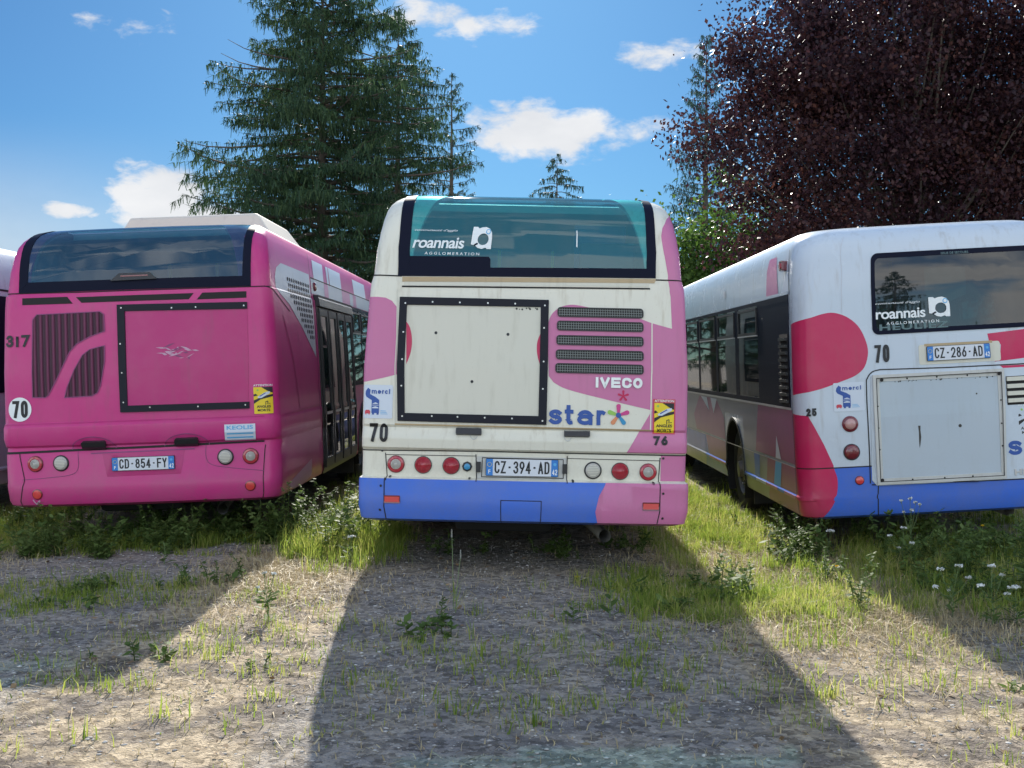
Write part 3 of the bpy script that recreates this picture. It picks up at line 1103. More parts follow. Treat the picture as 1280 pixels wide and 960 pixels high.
def sticker_blind(bus, x0, y0, x1, y1, border=True):
    """the yellow blind-spot warning sticker"""
    b = bus
    s0, s1, z0, z1 = b.box(x0, y0, x1, y1)
    w, h = s1 - s0, z1 - z0
    p = b.part('warning_sticker')
    q = lambda u, v: (s0 + u * w, z0 + v * h)
    o = .004
    if border:
        p.poly([q(0, 0), q(1, 0), q(1, 1), q(0, 1)], STRED, o)
        p.text('ATTENTION', (*(q(.06, 0)[0], q(.94, 0)[0]), q(0, .915)[1], q(0, .985)[1]), LETW, o + .004, .02)
        body_top = .89
        m = .06
    else:
        p.text('ATTENTION', (*(q(.0, 0)[0], q(1, 0)[0]), q(0, .93)[1], q(0, .995)[1]), LETW, o + .004, .02)
        body_top = .9
        m = 0
    p.poly([q(m, m * .6), q(1 - m, m * .6), q(1 - m, body_top), q(m, body_top)], YELLOW, o + .002)
    p.poly([q(.42, body_top), q(1 - m, body_top), q(1 - m, .70), q(.80, .74)], INK, o + .004)
    p.poly([q(m, .34), q(m, .46), q(.55, .60), q(1 - m, .66), q(1 - m, .58), q(.35, .48)], INK, o + .004)
    p.poly([q(.20, .57), q(.62, .73), q(.84, .75), q(.84, .68), q(.40, .53), q(.24, .53)], STW, o + .006)      # vehicle seen from above
    p.poly([q(.30, .60), q(.62, .715), q(.64, .69), q(.33, .575)], STBLUE, o + .008)
    p.poly([q(m, .59), q(.22, .62), q(.12, .68), q(m, .66)], INK, o + .004)
    p.poly(circ(*q(.22, .80), w * .055, 10), GREENL, o + .004)
    p.line([q(.62, .30), q(.62, .40), q(.72, .42), q(.72, .32)], .006, INK, o + .004)
    p.line([q(.78, .34), q(.84, .34)], .005, INK, o + .004)
    p.text('ANGLES', (q(.14, 0)[0], q(.86, 0)[0], q(0, .20)[1], q(0, .285)[1]), INK, o + .004, .03)
    p.text('MORTS', (q(.18, 0)[0], q(.82, 0)[0], q(0, .075)[1], q(0, .16)[1]), INK, o + .004, .03)
    return p.build()


def sticker_merci(bus, x0, y0, x1, y1):
    b = bus
    s0, s1, z0, z1 = b.box(x0, y0, x1, y1)
    w, h = s1 - s0, z1 - z0
    p = b.part('thank_you_sticker')
    q = lambda u, v: (s0 + u * w, z0 + v * h)
    p.poly(roundrect(s0, s1, z0, z1, .01, 2), STW, .004)
    o = .006
    arrow = [(.10, .82), (.17, .91), (.25, .85), (.24, .72), (.42, .64), (.55, .55), (.55, .42), (.30, .42), (.30, .54), (.12, .64), (.08, .72)]
    p.poly([q(*a) for a in arrow], STBLUE, o)
    p.poly([q(.30, .16), q(.55, .16), q(.55, .42), q(.30, .42)], STBLUE, o + .001)
    p.poly([q(.32, .33), q(.43, .36), q(.53, .33), q(.53, .30), q(.32, .30)], STW, o + .003)
    p.poly([q(.31, .43), q(.54, .43), q(.43, .48)], STW, o + .003)
    p.poly([q(.31, .40), q(.54, .40), q(.54, .385), q(.31, .385)], STW, o + .003)
    for u in (.32, .47):
        p.poly([q(u, .11), q(u + .07, .11), q(u + .07, .17), q(u, .17)], STBLUE, o)
    p.poly([q(.08, .14), q(.26, .14), q(.26, .21), q(.22, .25), q(.12, .25), q(.08, .21)], STRED, o)
    p.poly([q(.10, .11), q(.13, .11), q(.13, .15), q(.10, .15)], STRED, o)
    p.poly([q(.21, .11), q(.24, .11), q(.24, .15), q(.21, .15)], STRED, o)
    for i in range(3):      # three lines of small print, too small to read in the photograph
        p.poly([q(.60, .13 + .045 * i), q(.60 + .24 - .03 * i, .13 + .045 * i), q(.60 + .24 - .03 * i, .145 + .045 * i), q(.60, .145 + .045 * i)], STCYAN, o)
    p.strokes('merci', [(q(u, 0)[0], q(v, 0)[0], q(0, .735)[1], q(0, .845)[1]) for u, v in ((.29, .46), (.495, .605), (.64, .71), (.735, .835), (.865, .91))], .0082, STBLUE, o)
    return p.build()


def flower_logo(p, s, z, r_, cols, off, hub=None):
    for i, c in enumerate(cols):
        a = R(90 + 72 * i)
        dx, dz = math.cos(a), math.sin(a)
        w = r_ * .20
        pts = []
        for t in np.linspace(-90, 90, 7):      # rounded petal tip
            ca, sa = math.cos(R(t)), math.sin(R(t))
            u, v = r_ - w + w * ca, w * sa
            pts.append((s + dx * u - dz * v, z + dz * u + dx * v))
        pts += [(s + dx * r_ * .16 - dz * w * .55, z + dz * r_ * .16 + dx * w * .55), (s + dx * r_ * .16 + dz * w * .55, z + dz * r_ * .16 - dx * w * .55)]
        p.poly(pts, c, off)
    if hub:
        p.poly(circ(s, z, r_ * .24, 10), hub, off + .0015)


def operator_lettering(bus, x0, x1, ybase, yx, logo, agg, script, ghost=None):
    """roannais agglomeration lettering and the ra roundel, white vinyl on the rear glass"""
    b = bus
    p = b.part('window_lettering')
    o = .012
    s0, s1, z0, z1 = b.box(x0, yx, x1, ybase)
    p.text('roannais', (s0, s1, z0, z1), LETW, o, .018, 0, .93)
    s0, s1, z0, z1 = b.box(*agg)
    p.text('AGGLOMERATION', (s0, s1, z0, z1), LETW, o, .01, 0, 1.5)
    p.build()
    p = b.part('window_small_print')
    s0, s1, z0, z1 = b.box(*script)
    p.text("communauté d'agglo", (s0, s1, z0, z1), LETW, o, .0, .3, 1.0)
    p.build()
    p = b.part('window_logo')
    # roundel: squared outline with a round opening and a small disc
    s0, s1, z0, z1 = b.box(*logo)
    w, h = s1 - s0, z1 - z0
    q = lambda u, v: (s0 + u * w, z0 + v * h)
    cx, cz, ra = .57, .44, .27
    outer = [(0, .20), (0, 1.0), (.22, 1.0), (.30, .93), (.45, .98), (.65, 1.0), (.85, .92), (.97, .75), (1, .55), (1, 0), (.80, 0), (.74, .06), (.55, .0), (.36, .04), (.20, .16)]
    outer = densify([q(*a) for a in outer], .02)
    cc = q(cx, cz)
    inner = []
    for u, v in outer:
        a = math.atan2(v - cc[1], u - cc[0])
        inner.append((cc[0] + ra * w * math.cos(a), cc[1] + ra * h * math.sin(a)))
    p.ring(outer, inner, o - .002, o, LETW, 1)
    p.poly(circ(*q(.79, .79), .12 * w, 14), STCYAN, o + .001)
    p.poly(circ(*q(.79, .79), .08 * w, 14), LETW, o + .002)
    p.poly([q(.14, .19), q(.30, .28), q(.36, .22), q(.2, .13)], NAVYB, o + .001)
    if ghost:
        p.build()
        p = b.part('faded_lettering')
        s0, s1, z0, z1 = b.box(*ghost[1])
        p.text(ghost[0], (s0, s1, z0, z1), LETGHOST, o, .03, 0, 1.1)
        p.build()
        p = b.part('window_notice')
        for k, (tx, bx_) in enumerate(ghost[2]):
            s0, s1, z0, z1 = b.box(*bx_)
            p.text(tx, (s0, s1, z0, z1), LETGHOST, o, .02, 0, 1.1)
    return p.build()


def digits(bus, name, word, bx_, weight=.16, gap=.25, mat=INK, off=.007):
    """black numerals; weight = stroke width over height"""
    p = bus.part(name)
    r_ = bus.box(*bx_)
    p.row(word, r_, (r_[3] - r_[2]) * weight, mat, off, gap)
    return p.build()


def screws(p, pts, r_=.007, mat=SILVER, off=.016):
    for s, z in pts:
        p.poly(circ(s, z, r_, 8), mat, off, False)


def cabin(bus, seats=True, extra=None):
    """bench, seats and grab poles seen through the glass"""
    p = bus.part('rear_bench')
    p.bx(-1.05, 1.05, .62, .74, 1.35, 1.98, SEATM)
    p.bx(-1.05, 1.05, .6, 1.3, .83, 1.35, SEATM)
    p.build(None, .02)
    if seats:
        for i, y in enumerate((2.4, 3.3, 4.2, 5.1, 6.0, 7.0)):
            for sx in (-1.08, .18):
                q = bus.part('seat')
                q.bx(sx, sx + .9, y, y + .1, 1.2, 1.92, SEATM)
                q.bx(sx, sx + .9, y - .45, y, 1.15, 1.25, SEATM)
                q.bx(sx + .4, sx + .5, y - .3, y - .1, .83, 1.16, BLACKP)
                q.build(None, .02)
        for i, y in enumerate((2.1, 4.6, 6.6)):
            for sx in (-.25, .25):
                q = bus.part('grab_pole')
                q.bx(sx - .016, sx + .016, y - .016, y + .016, .83, 2.7, POLE)
                q.build()


def side_panes(bus, sg, spans, z0=1.36, z1=2.30):
    return [(sg, a, c, z0, z1) for a, c in spans]


def flank_glazing(bus, rects, band, matg, band_from, band_to, sg, hopper=True):
    """black glazing band with real panes, opening quarter lights at the top"""
    b = bus
    p = b.part('side_window_band')
    z0, z1 = band
    mine = sorted([r_ for r_ in rects if r_[0] == sg], key=lambda r_: r_[1])
    cur = b.sflank(band_from)
    end = b.sflank(band_to)
    P = lambda a, c, u, v: p.prism([(sg * a, u), (sg * c, u), (sg * c, v), (sg * a, v)], -.004, .006, NAVYB)
    for _, a0, a1, u, v in mine:
        if a0 > cur + .01:
            P(cur, a0, z0, z1)
        if u > z0 + .005:
            P(a0, a1, z0, u)
        if v < z1 - .005:
            P(a0, a1, v, z1)
        cur = a1
    if end > cur + .01:
        P(cur, end, z0, z1)
    p.build()
    for _, a0, a1, u, v in mine:
        g = b.part('side_window')
        g.prism([(sg * a0, u), (sg * a1, u), (sg * a1, v), (sg * a0, v)], -.006, .004, matg)
        go = g.build()
        if hopper and a1 - a0 > .7:
            h = b.part('hopper_frame', go)
            zz = v - .30
            o1 = [(sg * (a0 + .03), zz), (sg * (a1 - .03), zz), (sg * (a1 - .03), v - .02), (sg * (a0 + .03), v - .02)]
            i1 = [(sg * (a0 + .055), zz + .03), (sg * (a1 - .055), zz + .03), (sg * (a1 - .055), v - .045), (sg * (a0 + .055), v - .045)]
            h.ring(o1, i1, .004, .018, BLACKP)
            h.prism([(sg * (a0 + .03), zz - .012), (sg * (a1 - .03), zz - .012), (sg * (a1 - .03), zz), (sg * (a0 + .03), zz)], .004, .02, ALU)
            h.build()


# ================================================================== GROUND
def ground_mat():
    m, t, b = new_mat('stony_ground')
    tc = t.new('ShaderNodeTexCoord')
    P = tc.outputs['Object']
    big = t.noise(P, 0.35, 5, 0.6)
    mid = t.noise(P, 2.2, 6, 0.65)
    fine = t.noise(P, 28.0, 5, 0.7)
    vor = t.new('ShaderNodeTexVoronoi')
    vor.inputs['Scale'].default_value = 62.0
    vor.inputs['Randomness'].default_value = 1.0
    t.link(P, vor.inputs['Vector'])
    stone = t.sstep(vor.outputs['Distance'], 0.0, 0.6)
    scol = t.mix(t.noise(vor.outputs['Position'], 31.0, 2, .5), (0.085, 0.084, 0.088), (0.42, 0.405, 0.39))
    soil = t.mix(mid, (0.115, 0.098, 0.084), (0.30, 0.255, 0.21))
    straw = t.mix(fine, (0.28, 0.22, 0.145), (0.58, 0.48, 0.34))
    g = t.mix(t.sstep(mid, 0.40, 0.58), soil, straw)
    gx = t.new('ShaderNodeSeparateXYZ')
    t.link(P, gx.inputs[0])
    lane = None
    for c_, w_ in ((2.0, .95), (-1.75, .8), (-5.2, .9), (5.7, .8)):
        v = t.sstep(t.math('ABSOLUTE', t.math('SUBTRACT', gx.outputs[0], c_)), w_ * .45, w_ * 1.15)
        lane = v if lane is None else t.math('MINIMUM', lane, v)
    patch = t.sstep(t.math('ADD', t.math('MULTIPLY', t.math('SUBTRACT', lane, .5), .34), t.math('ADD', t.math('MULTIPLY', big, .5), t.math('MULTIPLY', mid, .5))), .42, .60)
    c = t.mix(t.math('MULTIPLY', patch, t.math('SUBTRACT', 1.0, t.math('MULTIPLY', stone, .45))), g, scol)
    c = t.mix(t.math('MULTIPLY', t.sstep(fine, .60, .75), .7), c, (0.10, 0.08, 0.06))
    vb = t.new('ShaderNodeTexVoronoi')
    vb.inputs['Scale'].default_value = 27.0
    wv = t.new('ShaderNodeVectorMath', operation='ADD')
    t.link(P, wv.inputs[0])
    nv = t.new('ShaderNodeTexNoise')
    nv.inputs['Scale'].default_value = 40.0
    t.link(P, nv.inputs['Vector'])
    sc_ = t.new('ShaderNodeVectorMath', operation='SCALE')
    sc_.inputs['Scale'].default_value = 0.05
    t.link(nv.outputs['Color'], sc_.inputs[0])
    t.link(sc_.outputs[0], wv.inputs[1])
    t.link(wv.outputs[0], vb.inputs['Vector'])
    sepc = t.new('ShaderNodeSeparateColor')
    t.link(vb.outputs['Color'], sepc.inputs[0])
    tone = t.mix(sepc.outputs[0], (0.50, 0.48, 0.46), (1.35, 1.33, 1.30))
    c = t.mix(1.0, c, tone, 'MULTIPLY')
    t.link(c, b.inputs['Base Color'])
    b.inputs['Roughness'].default_value = 0.95
    b.inputs['Specular IOR Level'].default_value = 0.15
    grit = t.noise(P, 110.0, 3, 0.7)
    h = t.math('ADD', t.math('MULTIPLY', grit, 1.1), t.math('MULTIPLY', stone, -0.9))
    bp = t.new('ShaderNodeBump')
    bp.inputs['Strength'].default_value = 0.9
    bp.inputs['Distance'].default_value = 0.009
    t.link(h, bp.inputs['Height'])
    t.link(bp.outputs[0], b.inputs['Normal'])
    return m


def build_ground():
    xs = uniq(list(np.linspace(-9, 9, 121)) + list(np.linspace(-60, 60, 41)) + [-600, -250, -120, 120, 250, 600])
    ys = uniq(list(np.linspace(3, 22, 127)) + list(np.linspace(-60, 90, 51)) + [-600, -250, -120, 140, 250, 700])
    V = [(x, y, ground_h(x, y) if abs(x) < 60 and -60 < y < 90 else 0.0) for y in ys for x in xs]
    n = len(xs)
    F_ = [[i * n + j, i * n + j + 1, (i + 1) * n + j + 1, (i + 1) * n + j] for i in range(len(ys) - 1) for j in range(n - 1)]
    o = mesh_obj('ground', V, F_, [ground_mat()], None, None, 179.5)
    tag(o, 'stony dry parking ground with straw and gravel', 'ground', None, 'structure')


build_ground()

# ================================================================== MIDDLE BUS
prof_mid = [(.40, 1.20, .06, .07), (.425, 1.258, -.02, .07), (.52, 1.278, -.04, .07), (.56, 1.278, -.035, .07), (.715, 1.278, -.04, .07), (.735, 1.275, -.03, .07),
            (.748, 1.258, .02, .06), (.955, 1.258, .02, .06), (.975, 1.262, -.005, .06), (1.05, 1.262, -.012, .06), (1.13, 1.262, .015, .06), (1.15, 1.262, .0, .06),
            (1.6, 1.258, .008, .06), (2.18, 1.225, .03, .07), (2.245, 1.22, .035, .08), (2.315, 1.20, .04, .09), (2.5, 1.185, .055, .11),
            (2.65, 1.165, .085, .14), (2.76, 1.145, .12, .17), (2.84, 1.125, .16, .20), (2.89, 1.10, .205, .21), (2.93, 1.07, .27, .22), (2.955, 1.04, .34, .22), (2.975, 1.01, .43, .23), (2.99, .975, .55, .24), (3.0, .93, .75, .25)]


def middle_bus():
    b = Bus('city_bus', 'white and rose pink city bus number 76 with blue bumper, middle of the row', .075, 9.5, 0.0, 1.2, prof_mid, .025)
    F, FF, box = b.F, b.FF, b.box
    panes = []
    spans = [(1.95, 3.15), (3.25, 4.55), (4.65, 5.95), (6.05, 7.35), (7.45, 8.75), (8.85, 10.1)]
    for sg in (-1, 1):
        panes += side_panes(b, sg, spans)
    gl0, gl1 = F(512, 334)[0], F(808, 336)[0]
    zg0 = F(660, 335)[1]
    hole = (-.99, .99, zg0, 2.995)
    body, rects, lo, ss, holes = shell(b, WHITE, .735, hole, panes=panes, roof_glass=(1.15, .86))
    # painted shapes, part of the body skin
    e = b.S0 + .5
    pink = [(686, 470), (685, 440), (684, 420), (687, 398), (697, 386), (712, 381), (730, 383), (760, 390), (795, 397), (815, 404), (840, 411)]
    pp = spline(FF(pink), 4)
    pp += FF([(839, 390), (837, 365), (835, 345), (830, 318), (827, 300), (828, 285), (833, 274)])
    pp += [(F(838, 268)[0], F(838, 268)[1]), (e, 2.86), (e, F(840, 567)[1])]
    pp += FF([(783, 566), (800, 538), (815, 513)]) + spline(FF([(815, 513), (760, 500), (710, 487), (692, 478)]), 4)[1:]
    body.poly(pp, ROSE, .0015)
    lp = FF([(472, 371), (482, 372), (490, 376), (497, 385), (496, 468), (480, 472), (458, 477)]) + [(-e, F(456, 478)[1]), (-e, F(470, 371)[1])]
    body.poly(lp, ROSE, .0015)
    body.poly([(F(826, 575)[0], .752), (e, .752), (e, .955), (F(826, 575)[0], .955)], ROSE, .002)
    for sg in (-1, 1):      # flank colour
        body.poly([(sg * e, .76), (sg * (b.S0 + 4), .76), (sg * (b.S0 + 4), 1.29), (sg * e, 1.29)], ROSE, .0015)
    # tan recess under the window, dark gap above the hatch with its shadow line painted in
    body.prism([F(503, 346), F(820, 349), F(818, 354), F(503, 352)], .0, .006, SEAMT)
    body.prism([F(506, 352), F(812, 354), F(811, 358.5), F(504, 357)], .0, .003, PANELW)
    body.line(FF([(503, 358), (660, 359.5), (812, 361)]), .012, SEAM, .004)
    # shut lines
    body.line(FF([(467, 344.5), (502, 345)]), .010, SEAM, .003)
    body.line(FF([(820, 350), (853, 352)]), .010, SEAM, .003)
    body.line(FF([(497, 362), (496, 420), (494, 528), (494, 537)]), .008, PANELW, .003)
    body.line(FF([(815, 404), (814.5, 470), (813, 537)]), .009, WHITE, .0035)
    body.line(FF([(494, 530), (600, 532.5), (813, 538)]), .012, SEAMT, .003)
    body.line(FF([(453, 561.5), (600, 564), (857, 569)]), .010, SEAM, .003)
    for x in (482, 595, 709, 825):
        body.line(FF([(x, 566 + (x - 480) * .019), (x, 600 + (x - 480) * .019)]), .007, SEAM, .003)
    body.line(FF([(482, 568), (595, 570)]), .005, SEAM, .003)
    body.line(FF([(709, 573), (824, 576)]), .005, SEAM, .003)
    # number plate recess
    body.poly(FF([(596, 570), (708, 572.5), (708, 600), (596, 598)]), ALU, .0015)
    body.line(FF([(603, 572), (704, 574.5), (704, 598), (602, 596), (603, 572)]), .006, SEAM, .003)
    screws(body, FF([(478, 563), (488, 595.5), (587, 598), (716, 602), (817, 605), (829, 573)]), .010, INK, .006)
    body.build(30)
    bp = b.part('bumper')
    bp.loft(lo, ss, BLUE, holes)
    bp.poly(FF([(757, 605), (749, 620), (744, 640), (744, 655)]) + [(F(744, 655)[0], .40), (e + 3, .40), (e + 3, .735), (F(757, 604)[0], .735)], ROSE, .0015)
    bp.line([(F(480, 620)[0], .735), (F(480, 620)[0], .40)], .008, SEAM, .003)
    bp.line([(F(825, 620)[0], .735), (F(825, 620)[0], .40)], .008, SEAM, .003)
    s0, s1, z0, z1 = box(626, 626, 676, 655)
    bp.line([(s0, .41), (s0, z1), (s1, z1), (s1, .41)], .006, SEAM, .003)
    screws(bp, FF([(476, 607), (475, 637), (829, 617), (828, 648)]), .010, INK, .004)
    bp.build(30)
    # rear window
    g = b.part('rear_window')
    zl = (2.45, 2.6, 2.7, 2.78, 2.84, 2.88, 2.91, 2.935, 2.955, 2.97, 2.985, 2.9945)
    (sl, zl0), (sr_, zr0) = F(512, 334), F(808, 336)
    xl, xr = b.pt0(sl, zl0).x, b.pt0(sr_, zr0).x
    gl = [b.X(xl + .035 * k / 11, z) for k, z in enumerate(zl)]
    gr = [b.X(xr - .03 * k / 11, z) for k, z in enumerate(zl)]
    g.poly([(sl, zl0), (sr_, zr0)] + gr + gl[::-1], GL_TEAL, .002)
    g.add(b.roof_pane, [[0, 1, 2, 3]], GL_ROOF)
    go = g.build(40)
    fr = b.part('window_border', go)
    (al, za), (ar, zb_) = F(497.5, 345), F(819.5, 348)
    x0, x1 = b.pt0(al, za).x, b.pt0(ar, zb_).x
    ol = [b.X(x0 + .035 * k / 11, z) for k, z in enumerate(zl)]
    orr = [b.X(x1 - .04 * k / 11, z) for k, z in enumerate(zl)]
    top = [(p[0], 2.996) for p in (orr[-1], ol[-1])]
    topi = [(p[0], 2.9955) for p in (gr[-1], gl[-1])]
    fr.ring([(al, za), (ar, zb_)] + orr + top + ol[::-1], [(sl, zl0), (sr_, zr0)] + gr + topi + gl[::-1], -.01, .008, NAVYB)
    fr.poly(FF([(511, 320), (611, 321), (613, 324), (613, 336), (511, 335)]), NAVYB, .006)
    fr.build(40)
    operator_lettering(b, 513, 585, 311, 297, (588, 284, 617, 312), (527, 315.5, 603, 319), (514, 287, 577, 290.5))
    st = b.part('glass_streak')  # thin upright white streak on the rear glass
    st.poly(FF([(720.4, 289), (721.6, 289), (721.6, 310), (720.2, 309)]), LETW, .012)
    st.build()
    # blank advert panel in its black frame
    ap = b.part('advert_panel')
    inner = FF([(509, 381), (676, 384), (673, 520), (506, 516)])
    ap.prism(inner, .0, .004, PANELW)
    arc = [(508, 402), (512, 408), (514.5, 418), (515, 430), (513, 442), (508, 455)]
    ap.poly(spline(FF(arc), 4), CRIMSON, .0055)
    arc = [(675.5, 417), (672, 426), (671, 436), (672, 446), (674.5, 455)]
    ap.poly(spline(FF(arc), 4), CRIMSON, .0055)
    for c in FF([(545, 416), (635, 418), (590, 477)]):
        ap.poly(circ(*c, .012, 10), INK, .0055, False)
        ap.poly([(c[0] - .003, c[1]), (c[0] + .003, c[1]), (c[0] + .002, c[1] - .12), (c[0] - .002, c[1] - .1)], PANELW, .0052, False)
    rnd = random.Random(5)
    for i in range(10):         # chipped sealant along the top edge
        c = F(645 + rnd.uniform(0, 28), 385 + rnd.uniform(0, 2))
        ap.poly(circ(*c, rnd.uniform(.004, .009), 6), DRIP, .0055, False)
    ap.build()
    af = b.part('advert_frame')
    outer = FF([(500, 371), (686, 375), (683, 531), (497, 526)])
    af.ring(outer, inner, .0, .016, FRAMEB)
    sc = [(507, 379)] + [(x, 377.5 + (x - 540) * .022) for x in (541, 575, 610, 644)] + [(681, 382)]
    sc += [(503, 520), (540, 520), (572, 521), (606, 522), (640, 523), (678, 526)] + [(504.5, 415), (503, 449), (502, 482), (680, 410), (679.5, 452), (678.5, 486)]
    screws(af, FF(sc), .007, SILVER, .018)
    af.build(None, .003)
    # cooling vents with wire mesh
    for i, yc in enumerate((391, 408, 426, 444, 461)):
        p = b.part('vent')
        s0, s1, z0, z1 = box(695 + .3 * -i, yc - 6.2, 806 - .3 * i, yc + 6.2)
        p.poly(roundrect(s0, s1, z0, z1, .025, 4), SEAM, .004)
        p.ring(roundrect(s0, s1, z0, z1, .025, 4), roundrect(s0 + .009, s1 - .009, z0 + .009, z1 - .009, .018, 4), .002, .012, BLACKP)
        nx = 36
        for k in range(1, nx):
            c = s0 + (s1 - s0) * k / nx
            p.poly([(c - .0022, z0 + .01), (c + .0022, z0 + .01), (c + .0022, z1 - .01), (c - .0022, z1 - .01)], MESHW, .007, False)
        for k in range(1, 4):
            c = z0 + (z1 - z0) * k / 4
            p.poly([(s0 + .01, c - .0022), (s1 - .01, c - .0022), (s1 - .01, c + .0022), (s0 + .01, c + .0022)], MESHW, .0075, False)
        p.build()
    p = b.part('maker_badge')
    s0, s1, z0, z1 = box(744, 472, 803, 485)
    p.row('IVECO', (s0, s1, z0, z1), .021, CHROME, .012, .16, .002)
    p.build()
    p = b.part('star_lettering')
    sr = box(686, 505, 757, 531)
    w = sr[1] - sr[0]
    zx = sr[2] + (sr[3] - sr[2]) * .72
    p.strokes('star', [(sr[0] + w * u, sr[0] + w * v, sr[2], zx) for u, v in ((0, .235), (.29, .44), (.50, .77), (.84, 1.0))], .030, STBLUE, .0055)
    p.build()
    p = b.part('flower_logo')
    c = F(773, 519)
    flower_logo(p, c[0], c[1], .088, [PINKL, GREENL, ORANGEL, TEAL, PINKL], .0055, STBLUE)
    c = F(779, 495)
    flower_logo(p, c[0], c[1], .045, [CRIMSON] * 5, .0055, CRIMSON)
    p.build()
    sticker_blind(b, 816, 499, 844, 543)
    sticker_merci(b, 453.5, 481, 491, 523)
    digits(b, 'speed_number', '70', (462, 529, 485, 552), .17)
    digits(b, 'fleet_number', '76', (816.5, 545.5, 834.5, 556.5), .27, .25)
    for x0, y0, x1, y1 in ((570, 536.5, 602, 544), (705, 539, 737, 546.5)):
        p = b.part('handle')
        s0, s1, z0, z1 = box(x0, y0, x1, y1)
        p.prism(roundrect(s0, s1, z0, z1, .008, 3), .0, .035, BLACKP)
        c = ((s0 + s1) / 2 + (.04 if x0 < 600 else -.07), z0 + .005)
        p.line([(c[0] + .028 * math.cos(a), c[1] + .035 * math.sin(a)) for a in np.linspace(-PI, 0, 9)], .006, ALU, .006)
        p.build(None, .004)
    for x, y, k in ((495, 580, 'ring'), (529, 581, 'red'), (564, 582, 'red'), (741, 588, 'clear'), (775, 589, 'red'), (810, 590, 'ring')):
        lamp(b, x, y, 10.2, k)
    o = lamp(b, 584, 583, 5.6, 'blue')
    o.name = 'filler_cap'
    plate(b, 607, 573.5, 698, 595.5, 'CZ-394-AD')
    for bxs in ((595, 577, 601, 590), (703, 580, 709, 592)):
        p = b.part('plate_lamp')
        s0, s1, z0, z1 = box(*bxs)
        p.prism([(s0, z0), (s1, z0), (s1, z1), (s0, z1)], 0, .02, BLACKP)
        p.build(None, .003)
    for bxs in ((480, 619, 500, 629), (803, 628, 824, 638.5)):
        p = b.part('reflector')
        s0, s1, z0, z1 = box(*bxs)
        p.prism(roundrect(s0, s1, z0, z1, .006, 2), 0, .008, DARKRED)
        p.poly([(s0 + .006, z0 + .010), (s1 - .006, z0 + .010), (s1 - .006, z1 - .010), (s0 + .006, z1 - .010)], ORANGER, .0095, False)
        p.build()
    for sg in (-1, 1):
        flank_glazing(b, rects, (1.31, 2.34), GL_SIDE, 1.2, 10.2, sg)
    cabin(b)
    # equipment box inside, behind the glass on the right
    p = b.part('cabin_cabinet')
    p.bx(.42, .86, .42, .58, 1.9, 2.62, DARKBOX)
    p.bx(.38, .80, .58, .62, 1.9, 2.78, SEATM)
    p.build(None, .01)
    wheel_pair(b, 3.35)
    running_gear(b, 3.35)
    wheel_pair(b, 9.4)
    return b


# ================================================================== LEFT BUS
prof_left = [(.375, 1.18, .09, .14), (.40, 1.225, .025, .14), (.44, 1.24, .005, .14), (.57, 1.25, -.01, .14), (.60, 1.25, .0, .14), (.84, 1.25, .0, .14), (.885, 1.25, .02, .14),
             (.915, 1.25, .03, .14), (.935, 1.255, .0, .14), (1.0, 1.26, -.025, .14), (1.10, 1.26, -.02, .14), (1.14, 1.25, .01, .13), (1.6, 1.245, .015, .13), (2.15, 1.225, .04, .13),
             (2.285, 1.215, .05, .13), (2.30, 1.20, .06, .13), (2.5, 1.185, .09, .14), (2.65, 1.165, .13, .16), (2.74, 1.15, .175, .18), (2.80, 1.13, .23, .20), (2.85, 1.10, .30, .22), (2.885, 1.06, .39, .23), (2.91, 1.01, .50, .24), (2.925, .95, .68, .25)]


